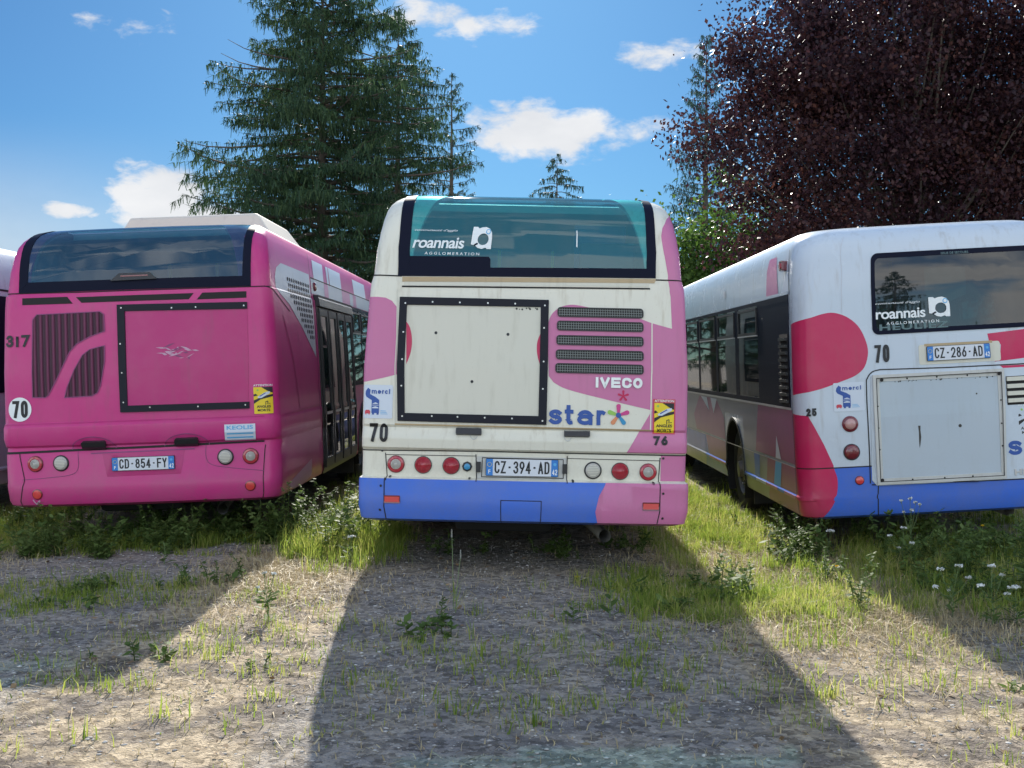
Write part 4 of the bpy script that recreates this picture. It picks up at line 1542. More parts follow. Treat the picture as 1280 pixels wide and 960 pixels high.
def left_bus():
    b = Bus('city_bus', 'all magenta city bus number 317 with a roof box, left of the white bus', -3.31, 11.0, -.6, -2.0, prof_left, .05)
    F, FF, box = b.F, b.FF, b.box
    Sd = lambda x, y: b.side(x, y, 1)
    panes = []
    for sg in (-1, 1):
        sp = [(5.2, 5.95), (6.05, 7.3), (7.4, 8.7), (8.8, 10.1)]
        panes += side_panes(b, sg, sp)
    hole = (-1.0, .98, 2.38, 2.919)
    body, rects, lo, ss, holes = shell(b, MAGENTA, .90, hole, wheels=(5.85, 10.3), panes=panes, roof_glass=(.98, .86))
    e = b.S0
    # flank: pale grey upper side with pink and white bands
    zc = 2.43
    body.poly([(b.sflank(.36), 2.40), (b.sflank(.38), 2.28), (b.sflank(.9), 2.17), (b.sflank(1.5), 1.97), (b.sflank(2.24), 1.66), (b.sflank(2.24), 2.56), (b.sflank(.7), 2.56), (b.sflank(.46), 2.50)], GREYPANEL, .003)
    # slots of the side air grille
    for i in range(11):
        for j in range(13):
            t = .95 + j * .098 + (.05 if i % 2 else 0)
            z = 2.43 - i * .055
            if z < 2.22 - (t - .8) * .40 + .10 or t > 2.16:
                continue
            a = b.sflank(t)
            body.poly([(a, z - .030), (a + .055, z - .018), (a + .055, z + .018), (a, z + .006)], SEAM, .005, False)
    body.line([(b.sflank(2.30), .92), (b.sflank(2.30), 2.80)], .012, SEAM, .004)
    for (t0, t1, m) in ((2.55, 3.2, STW), (3.5, 3.6, STW), (3.7, 4.6, STW), (5.8, 7.0, STW)):
        body.poly([(b.sflank(t0), 2.36), (b.sflank(t1), 2.36), (b.sflank(t1 + .05), 2.75), (b.sflank(t0 - .02), 2.75)], m, .003)
    body.poly([(b.sflank(2.32), 2.36), (b.sflank(8), 2.36), (b.sflank(8), 2.52), (b.sflank(2.32), 2.52)], GREYPANEL, .0035)
    for (t0, t1) in ((3.2, 3.5), (4.6, 5.3), (5.6, 5.9)):
        body.poly([(b.sflank(t0), 2.36), (b.sflank(t1), 2.36), (b.sflank(t1), 2.52), (b.sflank(t0), 2.52)], ROSE, .005)
    body.line([(b.sflank(2.31), 2.53), (b.sflank(8), 2.53)], .014, SEAM, .006)
    # shut lines on the rear
    body.line(FF([(9, 368.5), (100, 365.5), (200, 362), (313, 358.5), (345, 358)]), .010, SEAM, .004)
    body.line([(F(330, 357)[0], F(345, 358)[1]), (e, 2.27), (b.sflank(.9), 2.1)], .010, SEAM, .004)
    # curved sidestep of the shoulder pressed into the flank
    body.line([(b.sflank(.55), 2.05), (b.sflank(.85), 1.75), (b.sflank(1.05), 1.4), (b.sflank(1.15), 1.16)], .03, MAGENTA2, .004)
    body.line([(b.sflank(.35), 1.13), (b.sflank(2.28), 1.16)], .014, MAGENTA2, .004)
    # slots under the window
    for q in ([(28, 373), (84, 371), (91, 379.5), (28, 381.5)], [(95, 371.5), (242, 366.3), (236, 374), (102, 378.5)], [(253, 365.8), (308, 364), (308, 372), (246, 374.3)]):
        body.prism(FF(q), -.0, .003, SEAM)
    # press line and arched hand recesses
    body.line(FF([(2, 531.5), (150, 526.5), (330, 520)]), .010, MAGENTA2, .003)
    for cx, cy in ((118, 556), (234, 552)):
        c = F(cx, cy + 5)
        pts = [(c[0] + .20 * math.cos(a), c[1] + .11 * math.sin(a)) for a in np.linspace(0, PI, 19)]
        body.poly(pts, MAGENTA2, .003)
        body.line(pts, .006, SCUFF, .0045)
    body.build(32)
    bp = b.part('bumper')
    bp.loft(lo, ss, MAGENTA, holes)
    bp.line(FF([(4, 566.5), (100, 562.5), (200, 558), (330, 551)]), .02, SEAM, .004)
    bp.line(FF([(25, 567), (31, 600), (37, 634)]), .008, SEAM, .003)
    bp.line(FF([(332, 556), (329, 595), (325, 626)]), .008, SEAM, .003)
    for sg, (xa, xb, yb) in ((1, (98, 28, 600)), (-1, (258, 330, 588))):
        bp.line(spline(FF([(xb, yb), ((xa + xb) / 2, yb - 3), (xa - sg * 8, yb - 7), (xa, yb - 16), (xa, yb - 36)]), 4), .005, SCUFF, .003)
    bp.poly(FF([(128, 565), (232, 561), (226, 592), (134, 596)]), MAGENTA2, .0015)
    bp.line(FF([(114, 567), (243, 561)]), .010, SCUFF, .003)
    bp.poly([(b.sflank(.4), .47), (b.sflank(1.7), .62), (b.sflank(1.7), .45), (b.sflank(1.3), .40), (b.sflank(.8), .40)], SCUFFL, .002)
    bp.line(FF([(42, 625), (46, 630), (50, 626)]), .012, SCUFFL, .003)
    bp.build(32)
    # rear window with its black border
    g = b.part('rear_window')
    zl = (2.4, 2.5, 2.6, 2.68, 2.74, 2.79, 2.83, 2.86, 2.885, 2.905, 2.918)
    (sl, zl0), (sr_, zr0) = F(35, 353.5), F(303, 345)
    (al, za), (ar, zb_) = F(24, 367), F(313.5, 357.5)
    xl, xr, x0, x1 = (b.pt0(*q).x for q in ((sl, zl0), (sr_, zr0), (al, za), (ar, zb_)))
    gl = [b.X(xl + .09 * (k / 10) ** 2, z) for k, z in enumerate(zl)]
    gr = [b.X(xr + .02 * k / 10, z) for k, z in enumerate(zl)]
    ol = [b.X(x0 + .06 * (k / 10) ** 2, z) for k, z in enumerate(zl)]
    orr = [b.X(x1 + .0 * k / 10, z) for k, z in enumerate(zl)]
    g.poly([(sl, zl0), (sr_, zr0)] + gr + gl[::-1], GL_NAVY, .002)
    g.add(b.roof_pane, [[0, 1, 2, 3]], GL_ROOF)
    go = g.build(40)
    fr = b.part('window_border', go)
    fr.ring([(al, za), (ar, zb_)] + orr + [(orr[-1][0], 2.922), (ol[-1][0], 2.922)] + ol[::-1], [(sl, zl0), (sr_, zr0)] + gr + [(gr[-1][0], 2.9215), (gl[-1][0], 2.9215)] + gl[::-1], -.01, .008, NAVYB)
    fr.build(40)
    p = b.part('stop_lamp')
    p.prism(FF([(139, 352), (150, 342.5), (189, 341), (197, 349)]), .004, .03, BLACKP)
    p.prism(FF([(152, 347), (186, 345.7), (186, 344), (152, 345.3)]), .03, .034, DARKRED)
    p.build(None, .006)
    # ribbed louvres
    for pts in ([(41, 497), (41, 400), (46, 393.5), (125, 389.5), (130, 393), (131, 414), (112, 421), (96, 430), (87, 440), (72, 472), (61, 494), (57, 497)],
                [(131, 432), (131, 452), (126, 482), (122, 491), (115, 495), (81, 497), (84, 484), (93, 462), (103, 444), (112, 437), (122, 434)]):
        p = b.part('louvre')
        p.poly(FF(pts), RIBS, .004)
        q = FF(pts)
        p.line(q + q[:1], .008, SCUFF, .006)
        p.build()
    digits(b, 'fleet_number', '317', (6, 419, 38, 434), .22, .3)
    p = b.part('speed_sticker')
    s, z = F(25, 512)
    p.poly(circ(s, z, 15.2 / b.px, 32), LETW, .004)
    r_ = box(15.5, 501, 35.5, 522.5)
    p.row('70', r_, .028, INK, .006, .22)
    p.build()
    # advert panel: three black bars remain of its frame
    ap = b.part('advert_panel')
    ap.prism(FF([(157, 389), (309, 386), (311, 503), (160, 507)]), .0, .005, MAGENTA2)
    rnd = random.Random(3)
    for i in range(26):
        cx, cy = 222 + rnd.gauss(0, 11), 440 + rnd.gauss(0, 4)
        c = F(cx, cy)
        a = rnd.uniform(-.5, .5)
        L, w = rnd.uniform(.01, .06), rnd.uniform(.003, .012)
        ap.poly([(c[0] - L * math.cos(a), c[1] - L * math.sin(a)), (c[0], c[1] - w), (c[0] + L * math.cos(a), c[1] + L * math.sin(a)), (c[0], c[1] + w)], rnd.choice([SCUFF, SCUFFL, SCUFFL]), .0065 + i * 1e-4, False)
    ap.build()
    af = b.part('advert_frame')
    af.prism(FF([(146.5, 381), (309, 377.5), (309, 386), (156, 389), (160, 507), (312, 502), (312, 510.5), (151, 515.5)]), .0, .016, FRAMEB)
    screws(af, FF([(152, 385), (215, 385), (245, 384), (305, 382), (151, 430), (153, 466), (155, 503), (188, 509), (248, 508), (307, 506)]), .007, SILVER, .018)
    af.build(None, .003)
    sticker_blind(b, 317.5, 480, 341, 517, border=False)
    p = b.part('operator_sticker')
    s0, s1, z0, z1 = box(281, 530, 319, 550)
    p.poly([(s0, z0), (s1, z0), (s1, z1), (s0, z1)], STW, .004)
    p.text('KEOLIS', (s0 + .02, s1 - .02, z0 + .095, z1 - .012), STCYAN, .006, .02)
    for k in range(2):
        p.poly([(s0 + .02, z0 + .02 + .035 * k), (s1 - .02, z0 + .02 + .035 * k), (s1 - .02, z0 + .032 + .035 * k), (s0 + .02, z0 + .032 + .035 * k)], STCYAN, .006, False)
    p.build()
    for x0, y0, x1, y1 in ((103, 550.5, 133, 557), (219, 546.5, 248, 553.5)):
        p = b.part('handle')
        s0, s1, z0, z1 = box(x0, y0, x1, y1)
        p.prism(roundrect(s0, s1, z0, z1, .015, 4), .0, .04, BLACKP)
        p.build(None, .006)
    for x, y, k in ((44.5, 580, 'ring'), (76.5, 579, 'clear'), (282, 571, 'clear'), (313.5, 570, 'ring')):
        lamp(b, x, y, 9.4, k)
    lamp(b, 47, 618, 5.6, 'orange')
    lamp(b, 313, 607, 5.6, 'orange')
    plate(b, 140, 570.5, 219, 587.5, 'CD-854-FY')
    # rear door, side glazing
    for sg in (-1, 1):
        flank_glazing(b, rects, (1.31, 2.35), GL_DARK, 5.10, 10.2, sg)
    d = b.part('passenger_door')
    A = b.sflank
    d.prism([(A(2.42), .40), (A(5.04), .40), (A(5.04), 2.35), (A(2.42), 2.35)], .0, .012, BLACKP)
    d.prism([(A(2.43), 2.22), (A(5.03), 2.22), (A(5.03), 2.345), (A(2.43), 2.345)], .012, .05, BLACKP)
    do = d.build(None, .004)
    for t0 in (2.49, 3.12, 3.78, 4.41):
        q = b.part('door_leaf', do)
        q.ring([(A(t0), .46), (A(t0 + .56), .46), (A(t0 + .56), 2.2), (A(t0), 2.2)], [(A(t0 + .07), .56), (A(t0 + .49), .56), (A(t0 + .49), 2.12), (A(t0 + .07), 2.12)], .012, .03, BLACKP)
        q.poly([(A(t0 + .07), .56), (A(t0 + .49), .56), (A(t0 + .49), 2.12), (A(t0 + .07), 2.12)], GL_DARK, .018)
        q.line([(A(t0 + .1), 1.05), (A(t0 + .46), 1.05)], .03, ALU, .03)
        q.build(None, .003)
    s_ = b.part('marker_lamp')
    s_.lathe(A(2.50), 2.44, [(.05, 0), (.05, .02), (.03, .03)], DARKRED, 16)
    s_.build(60)
    # roof box
    p = b.part('roof_box')
    y0, y1, zb, zt_ = 1.7, 3.7, 2.80, 3.19
    V = [(-.78, y0, zb), (1.0, y0, zb), (1.0, y1, zb), (-.78, y1, zb), (-.60, y0 + .22, zt_), (.74, y0 + .22, zt_), (.74, y1 - .2, zt_), (-.60, y1 - .2, zt_)]
    p.add(V, [[0, 1, 5, 4], [1, 2, 6, 5], [2, 3, 7, 6], [3, 0, 4, 7], [4, 5, 6, 7]], ROOFBOX)
    p.build(None, .03)
    cabin(b)
    wheel_pair(b, 5.85)
    running_gear(b, 5.85)
    wheel_pair(b, 10.3)
    return b


# ================================================================== RIGHT BUS
prof_right = [(.32, 1.18, .08, .16), (.345, 1.225, .02, .17), (.40, 1.24, .0, .17), (.485, 1.245, .0, .17), (.49, 1.262, .0, .17), (.515, 1.262, .0, .17), (.53, 1.25, .0, .17), (.78, 1.25, .005, .17),
              (1.2, 1.25, .01, .17), (1.30, 1.25, .015, .17), (1.7, 1.24, .025, .17), (2.2, 1.22, .045, .18), (2.345, 1.215, .05, .18), (2.5, 1.205, .065, .19), (2.65, 1.19, .085, .20), (2.74, 1.17, .105, .22), (2.80, 1.145, .135, .24),
              (2.85, 1.10, .185, .26), (2.88, 1.05, .25, .27), (2.90, .98, .33, .28), (2.915, .88, .46, .28), (2.92, .78, .65, .28)]


def right_bus():
    b = Bus('city_bus', 'white city bus number 25 with a crimson circle, rightmost of the row', 3.84, 10.8, -.2, -3.1, prof_right, .03)
    F, FF, box = b.F, b.FF, b.box
    Sd = lambda x, y: b.side(x, y, -1)
    A = b.sflank
    panes = []
    spans = [(1.75, 2.85), (3.05, 4.25), (4.4, 5.7), (5.85, 7.1), (7.25, 8.6), (8.75, 10.0)]
    for sg in (-1, 1):
        panes += side_panes(b, sg, spans)
    gx0, gz0 = F(1090, 416)
    hole = (F(1094, 370)[0], .98, F(1180, 409)[1], F(1180, 318)[1])
    body, rects, lo, ss, holes = shell(b, WHITE2, .78, hole, panes=panes)
    e = b.S0
    # crimson shapes
    arc = [(1014, 397), (1028, 392.5), (1042, 391), (1058, 396), (1072, 407), (1081, 423), (1085, 440), (1081, 458), (1070, 469), (1054, 476), (1030, 485), (1012, 490)]
    pts = spline(FF(arc), 4)
    body.poly(pts + [(-e - .02, pts[-1][1] - .03), (-e - .02, pts[0][1] - .05)], CRIMSON, .0015)
    body.poly(FF([(1234, 417), (1290, 410), (1290, 446), (1243, 452), (1250, 444), (1251, 431), (1249, 428), (1236, 426)]), CRIMSON, .0015)
    body.poly(spline(FF([(1250, 457), (1260, 464), (1275, 468), (1300, 467)]), 3) + FF([(1300, 455)]), CRIMSON, .0015)
    z1 = F(1010, 520)[1]
    body.poly([(-e - .05, z1 + .02)] + FF([(1010, 520), (1017, 532), (1030, 556), (1042, 582)]) + [(F(1042, 582)[0], .78), (-e - .05, .78)], CRIMSON, .0015)
    # flank livery: pale skirt with rose shapes, both in colours darkened for shade
    fl = lambda pts, m, o=.003: body.poly([(-A(t), z) for t, z in pts], m, o)
    fl([(.28, 1.29), (10.5, 1.29), (10.5, .79), (3.95, .79), (3.95, 1.13), (2.75, 1.13), (2.75, .79), (.28, .79)], GREY_SHADED, .0015)
    fl([(.28, 1.29), (.28, .80), (2.1, .80), (1.85, 1.29)], ROSE_SHADED)
    fl([(1.10, .80), (1.02, 1.02), (.86, .80)], STW, .0045)
    fl([(4.5, 1.27), (5.9, 1.27), (6.5, 1.0), (6.3, .80), (3.98, .80), (3.98, 1.05)], ROSE_SHADED)
    fl([(4.45, 1.27), (4.95, 1.27), (4.75, 1.08)], STW, .0045)
    fl([(5.25, 1.27), (5.75, 1.27), (5.1, 1.1)], STW, .0045)
    fl([(.75, 2.36), (1.30, 2.36), (1.26, 2.60), (1.15, 2.72), (.82, 2.72)], ROSE, .003)
    fl([(.30, 2.36), (.62, 2.36), (.36, 2.60), (.30, 2.66)], STW, .003)
    fl([(3.65, 2.48), (3.80, 2.48), (3.80, 2.56), (3.65, 2.56)], GREYPANEL, .004)
    body.line([(-A(.27), .78), (-A(.27), 2.74)], .010, SEAM, .004)
    body.line([(-A(.3), 1.30), (-A(11), 1.30)], .022, ALU, .010)
    body.line([(-A(.3), 2.35), (-A(11), 2.35)], .026, WHITE2, .012)
    # shut lines on the rear
    body.line(spline(FF([(1088, 604), (1086.5, 560), (1083, 485), (1084, 473), (1090, 465), (1100, 462)]), 4) + FF([(1180, 459.5), (1252, 456), (1290, 454)]), .010, SEAM, .003)
    body.line(FF([(1055, 296), (1052, 340), (1052, 392)]), .004, GREYPANEL, .002)
    # plate recess
    body.poly(roundrect(*box(1148, 428.5, 1251, 453.5), .02, 3), PANELW, .003)
    body.poly(FF([(1155, 430), (1240, 425.5), (1240, 428.5), (1155, 433)]), SEAMT, .0045)
    body.build(32)
    bp = b.part('bumper')
    bp.loft(lo, ss, BLUE, holes)
    sx = F(1042, 583)[0]
    bp.poly([(-e - .05, .78), (sx, .78)] + spline(FF([(1043, 587), (1047, 600), (1046, 618), (1040, 634), (1030, 646)]), 4) + [(F(1022, 648)[0], .33), (-e - .05, .33)], CRIMSON, .0015)
    bl = lambda pts, m, o=.002: bp.poly([(-A(t), z) for t, z in pts], m, o)
    bl([(.25, .775), (2.74, .775), (2.74, .53), (.25, .53)], GREY_SHADED, .0015)
    bl([(.25, .485), (2.74, .485), (2.74, .345), (.25, .345)], GREY_SHADED, .0015)
    for za, zb_ in ((.53, .775), (.345, .485)):
        bl([(.25, zb_), (1.5, zb_), (1.6, za), (.25, za)], ROSE_SHADED, .0025)
    bl([(.85, .77), (1.12, .77), (1.25, .53), (.95, .53)], STCYAN, .0035)
    bl([(1.9, .77), (2.2, .77), (2.2, .53), (1.95, .53)], BLUE, .0035)
    for t0, t1, m in ((.25, .75, ROSE), (1.05, 1.6, ROSE), (1.6, 2.1, STW), (3.98, 5.2, ROSE)):      # light caught by the ledge, painted on as paler strips
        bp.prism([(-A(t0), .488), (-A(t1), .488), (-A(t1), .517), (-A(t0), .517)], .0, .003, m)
    bl([(3.98, .77), (5.5, .77), (5.3, .53), (3.98, .53)], ROSE_SHADED)
    bl([(5.6, .77), (7.5, .77), (7.5, .53), (5.5, .53)], BLUE)
    bl([(7.5, .77), (10.5, .77), (10.5, .35), (5.7, .35), (5.5, .53), (7.5, .53)], GREY_SHADED)
    bp.line([(-A(.27), .78), (-A(.27), .34)], .010, SEAM, .005)
    bp.line([(-A(.27), .775), (-A(11), .775)], .010, ALU, .006)
    bp.line(FF([(1098, 607), (1098, 643)]), .009, SEAM, .003)
    bp.line([(-e, .775), (F(1090, 584)[0], .775)], .010, SEAM, .003)
    bp.line(FF([(1090, 606), (1180, 603), (1290, 598)]), .010, SEAM, .004)
    bp.build(32)
    # white lower edge of the hatch overlaps the bumper
    hp = b.part('engine_hatch')
    hp.prism(FF([(1088, 470), (1254, 460), (1290, 458), (1290, 597), (1200, 602), (1096, 607), (1090, 600)]), .0, .008, WHITE2)
    hp.prism(spline(FF([(1190, 602), (1205, 600), (1222, 601)]), 4) + FF([(1222, 602)]), .008, .02, SEAM)
    hp.build(None, .004)
    # panel and metal frame
    ap = b.part('advert_panel')
    inner = FF([(1098.5, 477), (1246, 469.5), (1251, 590), (1103.5, 598)])
    ap.prism(inner, .006, .012, PANELG)
    dr = FF([(1147, 532), (1150, 532), (1150, 538), (1151, 546), (1150, 556), (1149, 560), (1148.4, 552), (1148, 540)])
    ap.poly(dr, DRIP, .0135)
    ap.poly(circ(*F(1199.5, 532), .015, 10), DRIP, .0135, False)
    ap.poly(circ(*F(1220, 492), .008, 8), DRIP, .0135, False)
    rnd = random.Random(8)
    for i in range(24):
        t = rnd.random()
        c = F(1110 + 130 * t, 476.7 - 6.5 * t + rnd.uniform(0, 1.6))
        ap.poly(circ(*c, rnd.uniform(.003, .008), 6), DRIP, .0135, False)
    ap.build()
    af = b.part('advert_frame')
    outer = FF([(1090, 469), (1253.5, 460.5), (1257, 598), (1096.5, 606)])
    mid = FF([(1094.5, 473), (1250, 465), (1254, 594), (1100, 602)])
    af.ring(outer, mid, .0, .028, ALU)
    af.ring(mid, inner, .0, .018, ALU)
    af.line(mid + mid[:1], .006, SEAM, .0295)
    sc = [(1096.5, 508), (1097.5, 535), (1099, 562), (1133, 473), (1170, 471), (1208, 469), (1250, 500), (1251, 529), (1252, 557), (1140, 599), (1180, 597), (1215, 595)]
    screws(af, FF(sc), .008, SEAM, .0205)
    screws(af, FF([(1101, 475), (1102, 600), (1247, 467)]), .016, SEAM, .0305)
    af.build()
    # slatted vent on the right
    vp = b.part('vent')
    s0, s1, z0, z1 = box(1257, 468, 1345, 504)
    vp.prism([(s0, z0), (s1, z0), (s1, z1), (s0, z1)], .006, .010, SEAM)
    for i in range(4):
        za = z0 + (z1 - z0) * (i + .34) / 4
        vp.prism([(s0 + .004, za), (s1, za), (s1, za + .036), (s0 + .004, za + .036)], .010, .03, PANELW)
    vp.build(None, .004)
    # rear window
    g = b.part('rear_window')
    s0, _ = F(1089, 370)
    zb, zt = F(1180, 412.5)[1], F(1180, 313.5)[1]
    rr_o = roundrect(s0, 1.02, zb - .01, zt + .01, .06, 6)
    rr_i = roundrect(s0 + .035, .985, zb + .03, zt - .035, .045, 6)
    g.poly(rr_i, GL_DARK, .003)
    go = g.build(40)
    fr = b.part('window_border', go)
    fr.ring(rr_o, rr_i, -.004, .008, NAVYB)
    fr.build(40)
    operator_lettering(b, 1093.5, 1157, 398, 385.5, (1160, 371, 1187, 396), (1107, 401, 1174, 404.5), (1093, 377, 1150, 380.5),
                       ('HEULIEZ', (1098, 403.5, 1186, 411.5), [('ISSUE DE SECOURS', (1174, 314.5, 1211, 317.5))]))
    # paper seen through the glass
    p = b.part('cabin_poster')
    p.prism(FF([(1168, 327), (1221, 325), (1222.5, 364), (1200, 374), (1170, 372)]), -.30, -.28, plain('pale_poster', (0.55, 0.72, 0.70), .6))
    p.build()
    digits(b, 'fleet_number', '25', (1008, 510.5, 1020.5, 520.5), .26, .25)
    sticker_merci(b, 1042, 478, 1080, 514)
    digits(b, 'speed_number', '70', (1093, 431, 1111.5, 453), .17)
    plate(b, 1157.5, 431, 1237.5, 449.5, 'CZ-286-AD')
    lamp(b, 1062.5, 530, 9.2, 'pale')
    lamp(b, 1064.5, 565, 9.4, 'dark')
    lamp(b, 1074.5, 600.5, 4.8, 'orange')
    sticker_blind(b, 1271, 503, 1299, 545)
    p = b.part('star_lettering')
    sr = box(1259, 542, 1335, 567)
    w = sr[1] - sr[0]
    zx = sr[2] + (sr[3] - sr[2]) * .72
    p.strokes('star', [(sr[0] + w * u, sr[0] + w * v, sr[2], zx) for u, v in ((0, .235), (.29, .44), (.50, .77), (.84, 1.0))], .032, STBLUE, .010)
    p.build()
    p = b.part('maker_badge')
    p.text3d('HEULIEZ', box(1267.5, 584.5, 1320, 592.5), CHROME, .008, .014, .03)
    p.build()
    s_ = b.part('marker_lamp')
    c = (-A(.42), 2.60)
    s_.prism(roundrect(c[0] - .06, c[0] + .06, c[1] - .045, c[1] + .045, .01, 2), 0, .05, DARKRED)
    s_.prism(roundrect(c[0] - .03, c[0] + .03, c[1] - .025, c[1] + .025, .01, 2), .05, .06, REDLENS)
    s_.build(None, .004)
    for sg in (-1, 1):
        flank_glazing(b, rects, (1.31, 2.335), GL_SIDE, .32, 10.2, sg)
    # engine grille at the end of the glazing band
    p = b.part('engine_grille')
    p.prism([(-A(.36), 1.34), (-A(.70), 1.34), (-A(.70), 1.98), (-A(.36), 1.98)], .006, .010, SEAM)
    for i in range(10):
        z = 1.35 + i * .063
        p.prism([(-A(.37), z), (-A(.69), z), (-A(.69), z + .028), (-A(.37), z + .028)], .010, .028, BLACKP)
    p.build()
    cabin(b)
    wheel_pair(b, 3.35)
    running_gear(b, 3.35)
    wheel_pair(b, 9.4)
    return b


# ================================================================== FAR LEFT BUS (only its edge shows)
def edge_bus():
    prof = [(p[0], p[1], p[2], p[3]) for p in prof_right]
    b = Bus('city_bus', 'plain white city bus at the left edge, mostly hidden behind the magenta bus', -6.62, 11.9, -.4, -1.0, prof, .03)
    panes = []
    spans = [(1.3, 2.7), (2.85, 4.25), (4.4, 5.7), (5.85, 7.1), (7.25, 8.6), (8.75, 10.0)]
    for sg in (-1, 1):
        panes += side_panes(b, sg, spans)
    hole = (-.95, .95, 1.95, 2.60)
    body, rects, lo, ss, holes = shell(b, WHITE2, .78, hole, panes=panes)
    body.line([(b.sflank(.27), .78), (b.sflank(.27), 2.74)], .010, SEAM, .004)
    body.line([(b.sflank(.3), 2.40), (b.sflank(11), 2.40)], .02, SEAM, .006)
    body.build(32)
    bp = b.part('bumper')
    bp.loft(lo, ss, WHITE2, holes)
    bp.build(32)
    g = b.part('rear_window')
    o, i = roundrect(-1.0, 1.0, 1.90, 2.64, .06, 6), roundrect(-.96, .96, 1.945, 2.605, .045, 6)
    g.poly(i, GL_DARK, .003)
    go = g.build(40)
    fr = b.part('window_border', go)
    fr.ring(o, i, -.004, .008, NAVYB)
    fr.build(40)
    for sg in (-1, 1):
        flank_glazing(b, rects, (1.31, 2.335), GL_SIDE, .8, 10.2, sg)
    wheel_pair(b, 3.35)
    running_gear(b, 3.35)
    wheel_pair(b, 9.4)
    return b


MID = middle_bus()
LEFT = left_bus()
RIGHT = right_bus()
EDGE = edge_bus()


# ================================================================== VEGETATION


def leaf_mat(name, cols, trans=0.35, rough=0.55, spec=0.3, nscale=0.6):
    m, t, b = new_mat(name)
    g = t.new('ShaderNodeNewGeometry')
    tc = t.new('ShaderNodeTexCoord')
    clump = t.noise(tc.outputs['Object'], nscale, 3, .6)
    f = t.math('ADD', t.math('MULTIPLY', g.outputs['Random Per Island'], .65), t.math('MULTIPLY', t.sstep(clump, .3, .7), .35))
    r = t.new('ShaderNodeValToRGB')
    el = r.color_ramp.elements
    el[0].position, el[0].color = 0.0, (*cols[0], 1)
    el[1].position, el[1].color = 1.0, (*cols[-1], 1)
    for i, c in enumerate(cols[1:-1]):
        e = el.new((i + 1) / (len(cols) - 1))
        e.color = (*c, 1)
    t.link(f, r.inputs[0])
    t.link(r.outputs[0], b.inputs['Base Color'])
    b.inputs['Roughness'].default_value = rough
    b.inputs['Specular IOR Level'].default_value = spec
    tl = t.new('ShaderNodeBsdfTranslucent')
    t.link(r.outputs[0], tl.inputs[0])
    mx = t.new('ShaderNodeMixShader')
    mx.inputs[0].default_value = trans
    t.link(b.outputs[0], mx.inputs[1])
    t.link(tl.outputs[0], mx.inputs[2])
    t.link(mx.outputs[0], t.n['Material Output'].inputs[0])
    return m


def bark_mat(name, c0, c1):
    m, t, b = new_mat(name)
    tc = t.new('ShaderNodeTexCoord')
    mp = t.new('ShaderNodeMapping')
    mp.inputs['Scale'].default_value = (1, 1, .25)
    t.link(tc.outputs['Object'], mp.inputs[0])
    nz = t.noise(mp.outputs[0], 9, 5, .65)
    t.link(t.mix(nz, c0, c1), b.inputs['Base Color'])
    b.inputs['Roughness'].default_value = .9
    bp = t.new('ShaderNodeBump')
    bp.inputs['Distance'].default_value = .05
    t.link(nz, bp.inputs['Height'])
    t.link(bp.outputs[0], b.inputs['Normal'])
    return m


BARK = bark_mat('grey_bark', (.05, .04, .032), (.16, .13, .10))
SPRUCE = leaf_mat('spruce_needles', [(.018, .045, .026), (.032, .075, .036), (.055, .105, .042), (.10, .15, .05)], .30)
CEDAR = leaf_mat('cedar_needles', [(.025, .055, .048), (.04, .085, .07), (.07, .12, .09)], .30)
PLUM = leaf_mat('plum_leaves', [(.018, .009, .013), (.03, .013, .02), (.05, .02, .026), (.07, .028, .026), (.13, .05, .035)], .32, .45, .25)
GREEN = leaf_mat('green_leaves', [(.05, .10, .02), (.085, .16, .03), (.13, .22, .045)], .40)
GRASSM = leaf_mat('grass_blades', [(.10, .17, .02), (.20, .29, .04), (.36, .40, .08), (.55, .48, .20)], .55, .5, .3, 1.5)
STRAWM = leaf_mat('straw', [(.30, .23, .12), (.46, .37, .21), (.60, .51, .33)], .2, .6, .2, 3)
WEEDM = leaf_mat('weed_leaves', [(.055, .10, .025), (.11, .17, .045), (.19, .25, .08)], .40, .6, .12, 2)
STEMM = plain('plant_stem', (.13, .19, .07), .6)
DRYSTEM = plain('dry_stem', (.33, .22, .14), .7)
PETALW = plain('white_petals', (.66, .67, .62), .7)
PETALY = plain('yellow_petals', (.80, .56, .02), .6)
SEEDH = plain('seed_head', (.50, .50, .44), .8)
STONEM = leaf_mat('small_stones', [(.22, .20, .19), (.42, .40, .375), (.72, .69, .65)], .0, .9, .2)


def tube_np(P, Rr, n=6):
    """tapered tube along a polyline -> verts, quads"""
    P = np.asarray(P, float)
    V, F_ = [], []
    for i, p in enumerate(P):
        d = P[min(i + 1, len(P) - 1)] - P[max(i - 1, 0)]
        d = d / (np.linalg.norm(d) + 1e-9)
        a = np.cross(d, [0, 0, 1.0] if abs(d[2]) < .9 else [1.0, 0, 0])
        a /= np.linalg.norm(a)
        b = np.cross(d, a)
        for k in range(n):
            t = 2 * PI * k / n
            V.append(p + (a * math.cos(t) + b * math.sin(t)) * Rr[i])
    for i in range(len(P) - 1):
        for k in range(n):
            j = (k + 1) % n
            F_.append((i * n + k, i * n + j, (i + 1) * n + j, (i + 1) * n + k))
    return V, F_


